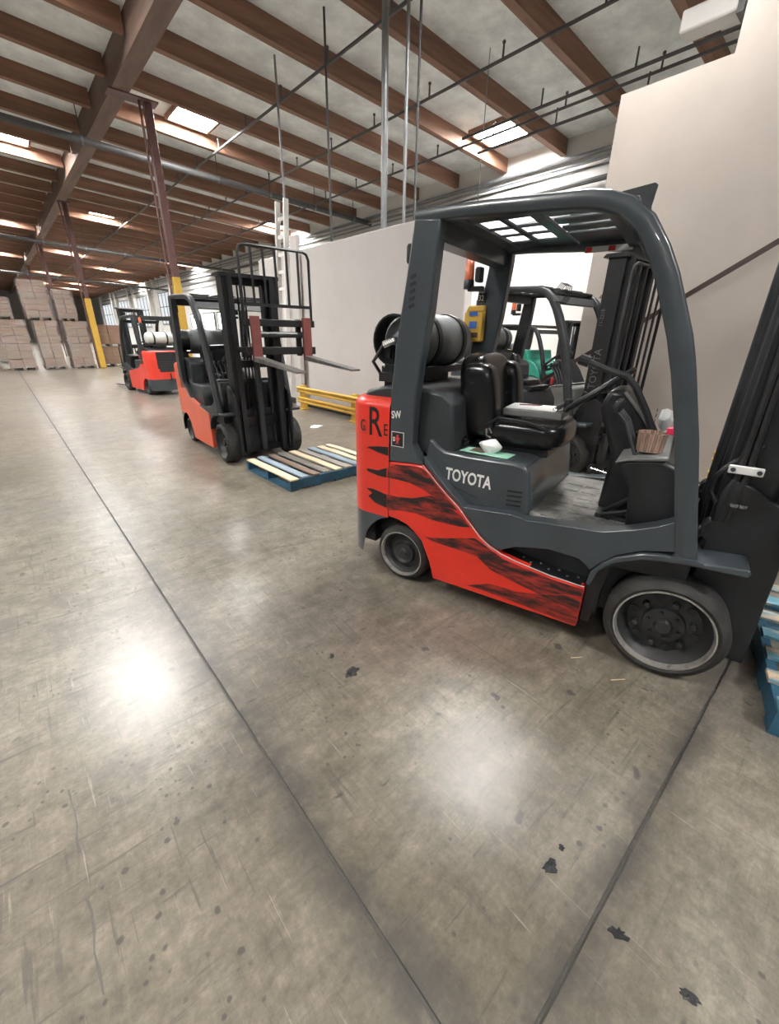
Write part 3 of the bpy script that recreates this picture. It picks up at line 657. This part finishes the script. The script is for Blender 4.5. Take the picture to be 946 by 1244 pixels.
    ob('gas_hose', MB().tube([(-.24, -.44, 1.45), (-.30, -.46, 1.36), (-.28, -.40, 1.28), (-.2, -.3, 1.23)], .011, 6), 'hose', tk)
    # mast
    mt = empty('mast', (mast_dx, 0, 0)); mt.parent = t
    for sg in (-1, 1):
        y = sg * .33
        ch = [(1.43, y), (1.455, y), (1.455, y - sg * .03), (1.575, y - sg * .03), (1.575, y), (1.60, y), (1.60, y - sg * .075), (1.43, y - sg * .075)]
        ch = [(1.43, y), (1.60, y), (1.60, y - sg * .075), (1.575, y - sg * .075), (1.575, y - sg * .02), (1.455, y - sg * .02), (1.455, y - sg * .075), (1.43, y - sg * .075)]
        ob('mast_rail', MB().slab(ch, .09, mast_h), 'black', mt)
        y = sg * .285
        ch = [(1.47, y), (1.645, y), (1.645, y - sg * .06), (1.62, y - sg * .06), (1.62, y - sg * .02), (1.495, y - sg * .02), (1.495, y - sg * .06), (1.47, y - sg * .06)]
        ob('inner_mast_rail', MB().slab(ch, .13, mast_h - .02), 'black', mt)
        ob('lift_cylinder', MB().tube([(1.445, sg * .215, .12), (1.445, sg * .215, mast_h - .25)], .03, 12).tube([(1.445, sg * .215, mast_h - .25), (1.445, sg * .215, mast_h - .06)], .02, 10), 'dark', mt)
        ob('mast_bracket', MB().prism([(1.45, .975), (1.53, .95), (1.66, .87), (1.70, .70), (1.715, .13), (1.43, .13), (1.43, .9)], sg * .345, sg * .375), 'black', mt, bevel=.006)
        tc = ob('tilt_cylinder', MB().tube([(1.15, sg * .33, .52), (1.44, sg * .33, .72)], .035, 12).lathe([(0, -.04), (.05, -.04), (.05, .04), (0, .04)], (1.455, sg * .34, .735), 'y', 16), 'black', mt)
        ob('lift_chain', MB().box(1.60, 1.625, sg * .12 - .015, sg * .12 + .015, fork_z + .3, mast_h - .1), 'dark', mt)
    for z, h_ in ((mast_h - .1, .1), (1.18, .09), (.45, .12), (.1, .09)): ob('mast_crossmember', MB().box(1.45, 1.50, -.30, .30, z, z + h_), 'black', mt, bevel=.006)
    ob('mast_top_plate', MB().prism([(1.38, mast_h - .02), (1.41, mast_h + .01), (1.62, mast_h + .01), (1.62, mast_h - .03)], -.36, .36), 'black', mt)
    ob('center_cylinder', MB().tube([(1.56, 0, .14), (1.56, 0, max(1.1, fork_z + .2))], .04, 12), 'dark', mt)
    for i in range(3):
        y = -.10 + i * .045
        ob('mast_hose', MB().tube([(1.435, y, .5), (1.425, y, .9), (1.44, y, 1.4), (1.45, y, mast_h - .08)], .012, 6), 'hose', mt)
    # carriage with forks and load backrest
    ca = empty('carriage', (0, shift, fork_z)); ca.parent = t
    ob('carriage_bar', MB().box(1.70, 1.755, -.47, .47, .07, .16), 'black', ca, bevel=.006); ob('carriage_bar', MB().box(1.70, 1.755, -.47, .47, .39, .47), 'black', ca, bevel=.006)
    ob('carriage_plate', MB().box(1.66, 1.70, -.30, -.24, .05, .48).box(1.66, 1.70, .24, .30, .05, .48).box(1.60, 1.70, -.26 - shift, .26 - shift, .12, .16), 'black', ca)
    if shift: ob('side_shift_cylinder', MB().tube([(1.72, -.35, .30), (1.72, .35, .30)], .035, 10), 'dark', ca)
    for y in (-.34, .34):
        fk = ob('fork', MB().prism([(1.755, 0), (1.755, .50), (1.80, .50), (1.803, .05), (1.83, .042), (1.78 + fork_len, .018 + fork_dip), (1.78 + fork_len, .005 + fork_dip), (1.83, 0)], y - .055, y + .055), forkm, ca, bevel=.005)
        if forkm == 'maroon':
            ob('fork_blade_wear', MB().prism([(1.80, .056), (1.83, .048), (1.785 + fork_len, .023 + fork_dip), (1.785 + fork_len, .003 + fork_dip), (1.83, -.004), (1.79, -.004)], y - .058, y + .058), 'fork', ca)
    bt = back_top; rw = .44
    br = ob('load_backrest', MB().tube([(1.73, -rw, .40), (1.73, -rw, bt - .08), (1.73, -rw + .025, bt - .022), (1.73, -rw + .08, bt), (1.73, rw - .08, bt), (1.73, rw - .025, bt - .022), (1.73, rw, bt - .08), (1.73, rw, .40)], .017, 8), 'black', ca)
    ob('backrest_bar', MB().bar((1.73, -rw, back_lo), (1.73, rw, back_lo), .02, .035), 'black', ca)
    for i in range(1, 6):
        y = -rw + 2 * rw * i / 6; ob('backrest_bar', MB().bar((1.73, y, back_lo), (1.73, y, bt), .018, .024), 'black', ca)
    # beacon and rear lamp
    bc = ob('beacon_base', MB().bar((-.03, .42, 1.80), (-.13, .40, 1.80), .05, .03).lathe([(0, 0), (.035, 0), (.035, .05), (.028, .06)], (-.13, .40, 1.80), 'z', 14), 'black', t)
    ob('beacon_lens', MB().lathe([(0, .13), (.022, .13), (.028, .12), (.032, .0), (0, 0)], (-.13, .40, 1.855), 'z', 14), 'amber', bc)
    for sg in (-1, 1):
        tl = ob('rear_lamp', MB().box(-.09, -.05, sg * .43 - .03, sg * .43 + .03, 1.84, 1.93), 'black', t, bevel=.008)
        ob('lamp_glass', MB().box(-.094, -.09, sg * .43 - .022, sg * .43 + .022, 1.85, 1.92), 'lamp_off', tl)
    return t, hood, cw, ca

# --- the striped truck in front
c1 = R1 + N1 * HW
H1 = math.atan2(D1.y, D1.x)
T1, hood1, cw1, ca1 = make_truck('red forklift with black tiger stripes and grey cab, nearest the camera', c1.x, c1.y, H1, 1.0, 'red', hero=True, stripes=True, mast_h=2.2, fork_z=.66, mast_dx=.035)
sp1 = [o for o in T1.children if o.name.startswith('side_panel')][0]
YS = -.5275
def z1(pts, x0, y0, sc): return [(x0 + u / sc, y0 + v / sc) for u, v in pts]
Za = (425, 470, 5.9125); Zb = (430, 600, 3.153)
def stripe(px, parent, m='stripe', y0=YS, th=.0015, clip=None):
    P = sides(px)
    if clip: P = [(max(clip[0], min(clip[1], x)), z) for x, z in P]
    ob('stripe', MB().prism(P, y0 - th, y0 + .002), m, parent, label='painted black flame stripe')
stripe(z1([(75, 432), (140, 428), (200, 427), (272, 432), (272, 495), (235, 482), (200, 470), (140, 441)], *Za), cw1, 'stripe_black', clip=(-.305, -.137))
stripe(z1([(72, 580), (130, 585), (200, 600), (258, 583), (258, 652), (200, 637), (130, 607)], *Za), cw1, 'stripe_black', clip=(-.305, -.137))
stripe(z1([(75, 715), (160, 730), (258, 775), (258, 868), (180, 832), (130, 782), (160, 762)], *Za), cw1, 'stripe_black', clip=(-.305, -.137))
stripe(z1([(268, 578), (330, 560), (470, 572), (522, 588), (580, 655), (660, 755), (770, 885), (740, 890), (640, 800), (580, 775), (530, 740), (430, 690), (340, 665), (268, 650)], *Za), sp1)
stripe(z1([(264, 772), (340, 790), (450, 800), (580, 782), (640, 802), (742, 892), (800, 930), (820, 960), (862, 1010), (790, 1005), (700, 985), (600, 960), (470, 908), (350, 887), (264, 885)], *Za), sp1)
stripe(z1([(270, 165), (330, 170), (462, 170), (490, 190), (570, 250), (650, 285), (760, 330), (878, 368), (872, 395), (800, 385), (705, 383), (600, 332), (520, 290), (470, 240), (400, 215), (300, 182)], *Zb), sp1)
stripe(z1([(430, 350), (520, 345), (620, 375), (705, 385), (800, 388), (871, 398), (846, 506), (660, 432), (600, 410), (500, 372)], *Zb), sp1)
# lettering
a = side(540, 589, .075); text('brand_lettering', 'TOYOTA', .098, 'white', hood1, side_mtx(.215, -.4565, .745, -.03), bold=.0022, squash=.68)
text('painted_letter', 'R', .245, 'stripe_black', cw1, side_mtx(-.292, YS + .001, .945), bold=.001, squash=.72)
text('painted_letter', 'E', .10, 'stripe_black', cw1, side_mtx(-.178, YS + .001, .955), squash=.7)
text('painted_letter', 'G', .10, 'stripe_black', cw1, Matrix.Translation((-.352, -.522, .965)) @ Matrix.Rotation(R(-18), 4, 'Z') @ side_mtx(0, 0, 0), squash=.7)
rp = [o for o in T1.children if o.name.startswith('rear_pillar')]
st = ob('square_sticker', MB().box(-.112, -.035, YS - .002, YS, .905, .985), 'stripe_black', rp[0], label='black square sticker with red figure and white letters')
ob('sticker_edge', MB().box(-.116, -.031, YS - .0012, YS, .901, .989), 'white', st)
text('sticker_letters', 'S S', .034, 'white', st, side_mtx(-.106, YS - .0022, .933), bold=.001, squash=1.0)
ob('sticker_figure', MB().prism([(-.085, .915), (-.078, .93), (-.090, .955), (-.08, .955), (-.08, .972), (-.067, .972), (-.067, .955), (-.057, .955), (-.069, .93), (-.062, .915), (-.073, .925)], YS - .0035, YS - .002), 'redp', st)
text('script_logo', 'SW', .058, 'white', rp[0], side_mtx(-.118, YS - .0008, 1.063, .12), bold=.001, squash=.75)
# number plate and yellow document box on the far rear pillar
nb = ob('number_plate', MB().box(-.075, -.02, .452, .4545, 1.72, 1.775), 'stripe_black', rp[1]); nb.location = (0, -.002, 0)
text('number', '32', .05, 'white', nb, side_mtx(-.073, .4515, 1.73), squash=.8)
yb = ob('document_box', MB().box(-.145, -.01, .40, .456, 1.47, 1.66).prism([(-.145, 1.66), (-.01, 1.66), (-.01, 1.70), (-.125, 1.70)], .415, .456), 'yellow', T1, bevel=.008, label='yellow plastic document box on rear pillar')
ob('box_window', MB().box(-.125, -.035, .396, .401, 1.50, 1.53), 'steel_brown', yb); ob('box_label', MB().box(-.10, -.05, .396, .401, 1.555, 1.60), 'blue_sticker', yb); ob('box_label', MB().box(-.105, -.045, .396, .401, 1.635, 1.66), 'blue_sticker', yb)
# warning label strip and the flat plate on top of the guard
wl = ob('warning_label', MB().box(.57, .82, .446, .4525, 1.962, 1.992), 'white', T1, label='white and red warning strip')
for i in (0, 3): ob('label_square', MB().box(.572 + i * .041, .608 + i * .041, .4445, .447, 1.964, 1.990), 'redp', wl)
ob('roof_plate', MB().prism([(.45, 2.04), (.45, 2.215), (.86, 2.262), (.875, 2.25), (.865, 2.16), (.875, 2.10), (.875, 2.04)], .462, .474), 'dark', T1, label='flat dark plate standing on top of the guard')
bz = MB()
for q in range(3): bz.tube([(.17 + .02 * q, -.33 + .03 * q, .93), (.22, -.37 + .03 * q, .935), (.25, -.30, .94 + .01 * q), (.20 + .02 * q, -.29 - .02 * q, .945), (.27, -.34 + .02 * q, .94)], .012, 6)
ob('loose_belt', bz, 'vinyl', T1)
# chrome belt anchor, red-knob brake lever
ob('belt_anchor', MB().tube([(.39, -.262, 1.0), (.375, -.27, 1.03), (.36, -.27, 1.02), (.365, -.268, .985), (.39, -.265, .975)], .007, 6), 'chrome', T1)
lv = ob('brake_lever', MB().tube([(.88, .15, .78), (.975, .12, .775)], .007, 6), 'chrome', T1); ob('lever_knob', MB().lathe([(0, 0), (.028, .003), (.034, .02), (.028, .035), (0, .04)], (.975, .12, .775), 'x', 14), 'redp', lv)
gp = sides([(707, 437), (716, 440), (740, 450), (762, 457), (772, 470), (785, 500), (800, 548)], .33)
gb = ob('grab_bar', MB().tube([(x, -.2, z) for x, z in gp], .0155, 8), 'black', T1)
ob('grip', MB().tube([(gp[0][0] - .01, -.2, gp[0][1] + .004), (gp[1][0], -.2, gp[1][1])], .026, 10), 'black', gb)
# hoses and clamp on the near mast rail
for i, dy in enumerate((0, .035)):
    ob('mast_hose', MB().tube([(1.46 + i * .03, -.36, .66), (1.49 + i * .03, -.37, .82), (1.50 + i * .03, -.36, 1.0), (1.50 + i * .025, -.352, 1.3), (1.49 + i * .02, -.35, 2.1)], .014, 8), 'hose', T1)
    ob('hose_spring', MB().tube([(1.52 + i * .03 + .0, -.374 + .002, .86 + .012 * j) for j in range(2)], .016, 8), 'grey2', T1)
hc = ob('hose_clamp', MB().box(1.46, 1.575, -.385, -.372, 1.0, 1.035), 'white', T1, bevel=.004)
for x in (1.475, 1.56): ob('clamp_bolt', MB().lathe([(0, -.393), (.009, -.393), (.009, -.385)], (x, 0, 1.0175), 'y', 8), 'dark', hc)
ob('hose_loop', MB().tube([(1.55, -.35, 1.12), (1.46, -.35, 1.02), (1.43, -.35, .97), (1.43, -.35, .9), (1.46, -.36, .86)], .011, 8), 'hose', T1)

# --- the other trucks
def at_right(x, y, hd, k): return (x - math.sin(hd) * HW * k, y + math.cos(hd) * HW * k)
h2 = R(-92); x, y = at_right(1.83, 6.5, h2, .95)
RED2 = [(-.133, .98), (-.06, .96), (.02, .90), (.12, .80), (.20, .735), (.28, .70), (.45, .67), (.65, .64), (.85, .615), (.98, .595), (1.06, .58), (1.054, .118), (.208, .102), (.177, .213), (.115, .34), (.06, .385), (.007, .417), (-.05, .434), (-.133, .44)]
T2, hd2, cw2, ca2 = make_truck('orange-red forklift facing the camera with forks raised to chest height', x, y, h2, .95, paint='orange', hoodm='dark', guardm='dark', mast_h=2.2, fork_z=1.27, shift=.28, back_top=1.22, back_lo=.62, forkm='maroon', fork_dip=-.07, cowlm='dark', red_poly=RED2)
h3 = R(98); k3 = .918
x, y = 2.617 + math.sin(h3) * HW * k3, 12.42 - math.cos(h3) * HW * k3
T3 = make_truck('bright red forklift seen from behind with a pale gas tank, farthest left', x, y, h3, k3, paint='red3', hoodm='dark', guardm='dark', mast_h=2.25, tank='tank_pale', cowlm='dark', red_poly=RED2, wide_grille=True)[0]
h4 = R(-91.8); x, y = at_right(4.58, 3.56, h4, 1.0)
T4, hd4, cw4, ca4 = make_truck('dark grey forklift in the bay directly behind the striped one', x, y, h4, 1.0, paint='grey', hoodm='grey', guardm='dark', mast_h=2.26, back_top=2.1, fork_len=.8, dashm='grey2', seat_dx=-.17, seat_dz=-.06)
rt = Matrix.Translation((1.5, -.3315, 1.05)) @ Matrix.Rotation(R(-90), 4, 'Y') @ side_mtx(0, 0, 0)
text('mast_lettering', 'TOYOTA', .11, 'grey2', T4, Matrix.Translation((1.54, -.3315, 1.0)) @ Matrix.Rotation(R(-90), 4, 'Y') @ side_mtx(0, 0, 0), squash=.9)
text('mast_number', '11-2218', .055, 'grey2', T4, Matrix.Translation((1.49, -.3315, 1.62)) @ Matrix.Rotation(R(-90), 4, 'Y') @ side_mtx(0, 0, 0), squash=.9)
for sg, yy in ((-1, -.50), (1, .50)):
    cgl = MB(); bx, bz = 1.02, 1.86
    for i in range(4):
        a0 = bx + .02 + .0 * i; w_ = .035 * i - .05
        cgl.tube([(bx, yy + w_, bz), (bx + .10, yy + w_, bz - .01), (bx + .13, yy + w_, bz + .04), (bx + .13, yy + w_, bz + .14), (bx + .07, yy + w_, bz + .17), (bx + .0, yy + w_, bz + .09)], .005, 5)
    cgl.tube([(bx + .13, yy - .06, bz + .09), (bx + .13, yy + .07, bz + .09)], .005, 5).tube([(bx + .08, yy - .06, bz - .008), (bx + .08, yy + .07, bz - .008)], .007, 5)
    ob('lamp_cage', cgl, 'black', T4)
h5 = R(-97); x, y = 8.0, 5.2
T5 = make_truck('teal green forklift deep in the bay, seen through the grey one', x, y, h5, .85, paint='green', hoodm='green', guardm='black', mast_h=2.1, cowlm='green', standup=True)[0]
for o in T5.children:
    if o.name.startswith('radiator_cover'): o.data.materials[0] = M['green']

# ------------------------------------------------------------------ pallets
def pallet(loc, rz, L_, W_, cols, label, group='wooden pallets', stm='p_blue'):
    p = tag(empty('pallet', loc, rz), label, 'pallet', group)
    n = len(cols)
    for i in range(3):
        yy = (W_ - .04) * i / 2
        ob('stringer', MB().box(0, L_, yy, yy + .04, .018, .115), stm, p, bevel=.003)
    bw = .092
    for i, c in enumerate(cols):
        x0 = (L_ - bw) * i / (n - 1)
        dy = random.uniform(-.012, .012)
        ob('deck_board', MB().box(x0, x0 + bw * random.uniform(.88, 1.05), dy, W_ + dy, .115, .134 + random.uniform(-.002, .002)), c, p, bevel=.003)
    for i in range(5):
        x0 = (L_ - bw) * i / 4; ob('bottom_board', MB().box(x0, x0 + bw, 0, W_, 0, .018), stm, p)
    return p
M['p_cream'] = mat('bare_pine', (0.70, 0.58, 0.41), 0.75, var=0.2, scale=3, stretch=(6, .5, 6), bump=.2)
M['p_grey'] = mat('weathered_grey_board', (0.30, 0.28, 0.25), 0.8, var=0.25, scale=3, stretch=(6, .5, 6), bump=.2)
M['p_bgrey'] = mat('blue_grey_board', (0.27, 0.34, 0.40), 0.75, var=0.2, scale=3, stretch=(6, .5, 6), bump=.2)
M['p_brown'] = mat('brown_board', (0.22, 0.16, 0.12), 0.8, var=0.25, scale=3, stretch=(6, .5, 6), bump=.2)
M['p_blue'] = mat('blue_pallet_paint', (0.022, 0.085, 0.14), 0.6, var=0.3, scale=5, bump=.15)
M['p_mix'] = mat('worn_blue_board', (0.10, 0.24, 0.31), 0.7, scale=2.6, col2=(0.58, 0.44, 0.30), thr=(0.47, 0.56), bump=.2, stretch=(2, 1, 2))
pallet((1.90, 3.66, 0), R(1.5), 1.22, 1.0, ['p_cream', 'p_bgrey', 'p_brown', 'p_grey', 'p_cream', 'p_grey', 'p_bgrey', 'p_cream', 'p_cream'], 'empty pallet of cream and blue-grey boards lying before the raised forks')
o2 = R1 + D1 * (1.85 + 1.02) + N1 * (-.085)
pl2 = pallet((o2.x, o2.y, 0), H1 + R(90), 1.22, 1.02, ['p_mix'] * 7, 'worn blue painted pallet at the mast of the striped forklift')

# ------------------------------------------------------------------ loose things on the striped truck
LP = Matrix.Translation((c1.x, c1.y, 0)) @ Matrix.Rotation(H1, 4, 'Z')
def on_truck(name, x, y, z, rz=0.0):
    p = LP @ Vector((x, y, z)); return empty(name, p, H1 + rz)
cb = tag(on_truck('storage_clipboard', .55, .0, 1.084, R(4)), 'grey box clipboard with white paper on the black seat', 'clipboard')
ob('case', MB().box(-.165, .165, -.12, .12, 0, .042), 'grey2', cb, bevel=.008)
ob('paper', MB().box(-.155, .12, -.108, .108, .042, .045), 'paper', cb)
cl = ob('clip', MB().box(.10, .16, -.075, .075, .044, .056), 'chrome', cb, bevel=.006); ob('clip_roll', MB().tube([(.13, -.08, .064), (.13, .08, .064)], .012, 8), 'dark', cl)
pn = tag(on_truck('pen', .505, .03, 1.1345, R(25)), 'dark red pen lying on the clipboard paper', 'pen')
ob('barrel', MB().tube([(-.065, 0, 0), (.05, 0, 0)], .0042, 8), 'maroon', pn); ob('tip', MB().lathe([(.0042, .05), (.001, .068), (0, .07)], (0, 0, 0), 'x', 8), 'dark', pn)
M['mint'] = mat('mint_green_sheet', (0.36, 0.66, 0.52), 0.5, var=.08)
sh = tag(on_truck('green_sheet', .40, -.352, .9065, R(-3)), 'mint green packet lying on the hood edge beside the seat', 'packet')
ob('sheet', MB().box(-.13, .15, -.055, .06, 0, .003), 'mint', sh); ob('photo_panel', MB().box(-.085, .0, -.035, .055, .003, .0045), 'p_brown', sh)
def crumple(r_, seed):
    rnd = random.Random(seed); bm = bmesh.new(); bmesh.ops.create_icosphere(bm, subdivisions=3, radius=1)
    dirs = [(Vector((rnd.gauss(0, 1), rnd.gauss(0, 1), rnd.gauss(0, 1))).normalized(), rnd.uniform(.70, 1)) for _ in range(60)]
    for v in bm.verts:
        s = 1.2
        for d, h in dirs:
            c = v.co.normalized().dot(d)
            if c > .05: s = min(s, h / c)
        v.co = v.co.normalized() * min(s, 1.15)
    bm.verts.index_update()
    mb = MB().add([(v.co.x * r_[0], v.co.y * r_[1], v.co.z * r_[2]) for v in bm.verts], [tuple(q.index for q in f.verts) for f in bm.faces]); bm.free(); return mb
p = LP @ Vector((.425, -.345, .945))
ts = ob('crumpled_tissue', crumple((.075, .052, .047), 5), 'paper', ang=12); ts.location = p; ts.rotation_euler = (0, 0, H1); tag(ts, 'crumpled white tissue on the mint green packet', 'tissue')
M['slats'] = mat('bamboo_slats', (0.33, 0.21, 0.16), 0.7, var=.25, scale=12)
cu = tag(on_truck('slatted_cup', 1.165, -.30, 1.03), 'small brown slatted pencil cup on the forklift dash', 'cup')
for i in range(34):
    a = 2 * math.pi * i / 34
    ob('slat', MB().bar((.052 * math.cos(a), .052 * math.sin(a), 0), (.058 * math.cos(a), .058 * math.sin(a), .085), .0085, .005, (math.cos(a), math.sin(a), 0)), 'slats' if i % 3 else 'p_brown', cu)
ob('cup_base', MB().lathe([(0, 0), (.05, 0), (.05, .006), (0, .006)], (0, 0, 0), 'z', 20), 'dark', cu)
lt = tag(ob('lighter', MB().box(-.012, .02, -.008, .008, 0, .03).box(.0, .03, -.006, .006, .022, .034), 'pinkred', bevel=.004), 'bright pink-red plastic piece on the rim of the slatted cup', 'lighter')
lt.location = LP @ Vector((1.225, -.30, 1.112)); lt.rotation_euler = (0, 0, H1)
pk = tag(on_truck('snack_packet', 1.19, .17, 1.03), 'crumpled white printed packet behind the front pillar', 'packet')
ob('packet_body', crumple((.045, .07, .07), 8), 'paper', pk, ang=12).location = (0, 0, .08)
for i in range(3): ob('print_mark', MB().bar((-.047, -.03 + .012 * i, .06 + .03 * i), (-.047, .02 + .006 * i, .065 + .03 * i), .004, .01), 'stripe_black', pk)
tp = ob('measuring_strip', MB().bar((1.08, -.156, 1.085), (1.20, -.156, 1.06), .003, .018), 'stripe_black', scol if False else T1, label='black strip with yellow markings')
text('strip_marks', 'IOCOIUIPIO', .018, 'yellow', tp, Matrix.Translation((1.085, -.159, 1.078)) @ Matrix.Rotation(R(11), 4, 'Y') @ side_mtx(0, 0, 0), squash=1.0)

# ------------------------------------------------------------------ wrapped pallet loads at the far end
M['carton'] = mat('brown_carton', (0.25, 0.17, 0.115), 0.75, var=.18, scale=2.5, stretch=(.6, .6, 4))
M['carton2'] = mat('reddish_carton', (0.26, 0.16, 0.12), 0.75, var=.15, scale=2.5, stretch=(.6, .6, 4))
fm_ = bpy.data.materials.new('stretch_film'); fm_.use_nodes = True
nt = fm_.node_tree; b = nt.nodes['Principled BSDF']; b.inputs['Base Color'].default_value = (.8, .8, .8, 1); b.inputs['Roughness'].default_value = .18; b.inputs['Alpha'].default_value = .22
n = nd(nt, 'ShaderNodeTexNoise'); n.inputs['Scale'].default_value = 2.2; n.inputs['Detail'].default_value = 5; n.inputs['Distortion'].default_value = 1.5
tc = nd(nt, 'ShaderNodeTexCoord'); mp = nd(nt, 'ShaderNodeMapping'); mp.inputs['Scale'].default_value = (.6, .6, 3); nt.links.new(tc.outputs['Object'], mp.inputs[0]); nt.links.new(mp.outputs[0], n.inputs[0])
bp = nd(nt, 'ShaderNodeBump'); bp.inputs['Strength'].default_value = .9; bp.inputs['Distance'].default_value = .08; nt.links.new(n.outputs['Fac'], bp.inputs['Height']); nt.links.new(bp.outputs[0], b.inputs['Normal'])
mr = nd(nt, 'ShaderNodeMapRange'); mr.inputs['From Min'].default_value = .35; mr.inputs['From Max'].default_value = .75; mr.inputs['To Min'].default_value = .04; mr.inputs['To Max'].default_value = .34; nt.links.new(n.outputs['Fac'], mr.inputs[0]); nt.links.new(mr.outputs[0], b.inputs['Alpha'])
M['film'] = fm_
def load(x, y, z, wd, dp, ht, lab, m='carton', layers=6, film=True, rz=0.0):
    t = tag(empty('pallet_load', (x, y, z), rz), lab, 'boxes', 'shrink-wrapped pallet loads')
    for i in range(3): ob('pallet_stringer', MB().box(-wd / 2 + (wd - .1) * i / 2, -wd / 2 + (wd - .1) * i / 2 + .1, -dp / 2, dp / 2, 0, .1), 'p_brown', t)
    ob('pallet_deck', MB().box(-wd / 2, wd / 2, -dp / 2, dp / 2, .1, .13), 'p_brown', t)
    lh = (ht - .13) / layers
    for i in range(layers):
        for j in range(2):
            jx = random.uniform(-.015, .015); jy = random.uniform(-.015, .015)
            ob('carton', MB().box(-wd / 2 + .02 + j * (wd / 2 - .02) + jx, -wd / 2 + .01 + (j + 1) * (wd / 2 - .02) + jx, -dp / 2 + .03 + jy, dp / 2 - .03 + jy, .13 + i * lh, .13 + (i + 1) * lh - .008), m if (i + j) % 3 else ('carton2' if m == 'carton' else 'carton'), t, bevel=.008)
    if film:
        nn = 10; rows = []
        for i in range(nn + 1):
            bul = .02 + .025 * random.random()
            z_ = .06 + (ht - .05) * i / nn
            rows.append([(sx * (wd / 2 + bul), sy * (dp / 2 + bul), z_) for sx, sy in ((-1, -1), (0, -1.01), (1, -1), (1.01, 0), (1, 1), (0, 1.01), (-1, 1), (-1.01, 0))])
        vv = [p for r_ in rows for p in r_]
        ff = [(i * 8 + k, i * 8 + (k + 1) % 8, (i + 1) * 8 + (k + 1) % 8, (i + 1) * 8 + k) for i in range(nn) for k in range(8)]
        ob('stretch_film', MB().add(vv, ff), 'film', t, ang=60)
    return t
def xat(u, v, y):
    d = ray(u, v); return (CAM + d * (y / d.y)).x
YF = 23.1
lo = [(-30, 7, 'leftmost wrapped pallet load on the floor, cut by the photo edge'), (11, 50, 'wrapped pallet load on the floor under the tallest stack, left one'), (54, 86, 'wrapped pallet load on the floor between its two neighbours, second from the yellow column'), (89, 121, 'wrapped pallet load on the floor right beside the yellow column')]
for u0, u1, lab in lo:
    x0, x1 = xat(u0, 449, YF), xat(u1, 449, YF); load((x0 + x1) / 2, YF + .6, 0, x1 - x0 - .14, 1.15, 1.86, lab)
for u0, u1, vt, lab, m in ((-22, 21, 360, 'lower wrapped load on the second tier, cut by the photo edge', 'carton'), (33, 70, 340, 'tallest wrapped load standing on top of the second tier', 'carton2'), (71, 98, 352, 'wrapped load on the second tier nearest the yellow column', 'carton2')):
    x0, x1 = xat(u0, 393, YF), xat(u1, 393, YF)
    d = ray((u0 + u1) / 2 - 8, vt); zt = (CAM + d * (YF / d.y)).z
    load((x0 + x1) / 2, YF + .62, 1.875, x1 - x0 - .12, 1.1, zt - 1.875, lab, m)
x0, x1 = xat(125, 447, YF + .6), xat(146, 447, YF + .6)
load((x0 + x1) / 2 + .2, YF + 1.2, 0, 1.1, 1.1, .85, 'short bare carton load on the floor right of the yellow column', 'carton', 2, False)
load((x0 + x1) / 2 + .2, YF + 1.2, .86, 1.1, 1.1, .9, 'bare carton load stacked on the short one right of the yellow column', 'carton2', 2, False)
load(-.2, YF + 6, 0, 1.2, 1.2, 2.0, 'dim wrapped load behind the front row at far left', 'carton', 5)
load(-.2, YF + 6, 2.01, 1.2, 1.2, 1.7, 'dim wrapped load stacked behind the front row at far left', 'carton', 5)

# ------------------------------------------------------------------ litter on the floor
def blot(x, y, r_, lab, cat, m, seed, h=.003, st=1.4, rz=0.0, name='rubber_scrap'):
    rnd = random.Random(seed); n = 18; P = []
    for i in range(n):
        a = 2 * math.pi * i / n; q = r_ * rnd.uniform(.55, 1.15); P.append((q * math.cos(a) * st, q * math.sin(a)))
    o = ob(name, MB().slab(P, .0004, h), m, bevel=h * .4); o.location = (x, y, 0); o.rotation_euler = (0, 0, rz); tag(o, lab, cat); return o
M['tar'] = mat('black_rubber_scrap', (0.016, 0.017, 0.019), 0.4, bump=.5, var=.4)
for i, (u, v, r_, lab, st, rz) in enumerate(((427, 817, .030, 'round black oil blot on the concrete, between joint and striped forklift', 1.4, 0.3), (403, 797, .014, 'small black blot just above the round oil blot', 1.3, 1.0), (668, 1053, .021, 'largest black scrap of tape on the concrete near the bottom', 1.5, -.3), (682, 1030, .010, 'tiny black scrap just above the largest tape scrap', 1.2, 0.4), (751, 1135, .016, 'oblong black scrap right of the cross joint', 1.6, -1.0), (836, 1210, .014, 'black scrap nearest the bottom right corner', 2.0, -1.1))):
    p = on_z(u, v); blot(p.x, p.y, r_, lab, 'scrap', 'tar', i + 11, .0025, st, rz)
p = on_z(384, 518); blot(p.x, p.y, .10, 'scrap of white paper on the floor before the yellow guard', 'paper', 'paper', 41, .004, 1.5, .4, 'paper_scrap')
for i, (u, v, lab) in enumerate(((700, 800, 'thin wood splinter left of the big front wheel'), (752, 827, 'longer pale splinter below the front wheel'))):
    p = on_z(u, v); o = tag(ob('wood_splinter', MB().bar((-.03 - i * .01, 0, .003), (.03, .008, .003), .003, .003), 'p_cream'), lab, 'splinter'); o.location = (p.x, p.y, 0); o.rotation_euler = (0, 0, -.75)
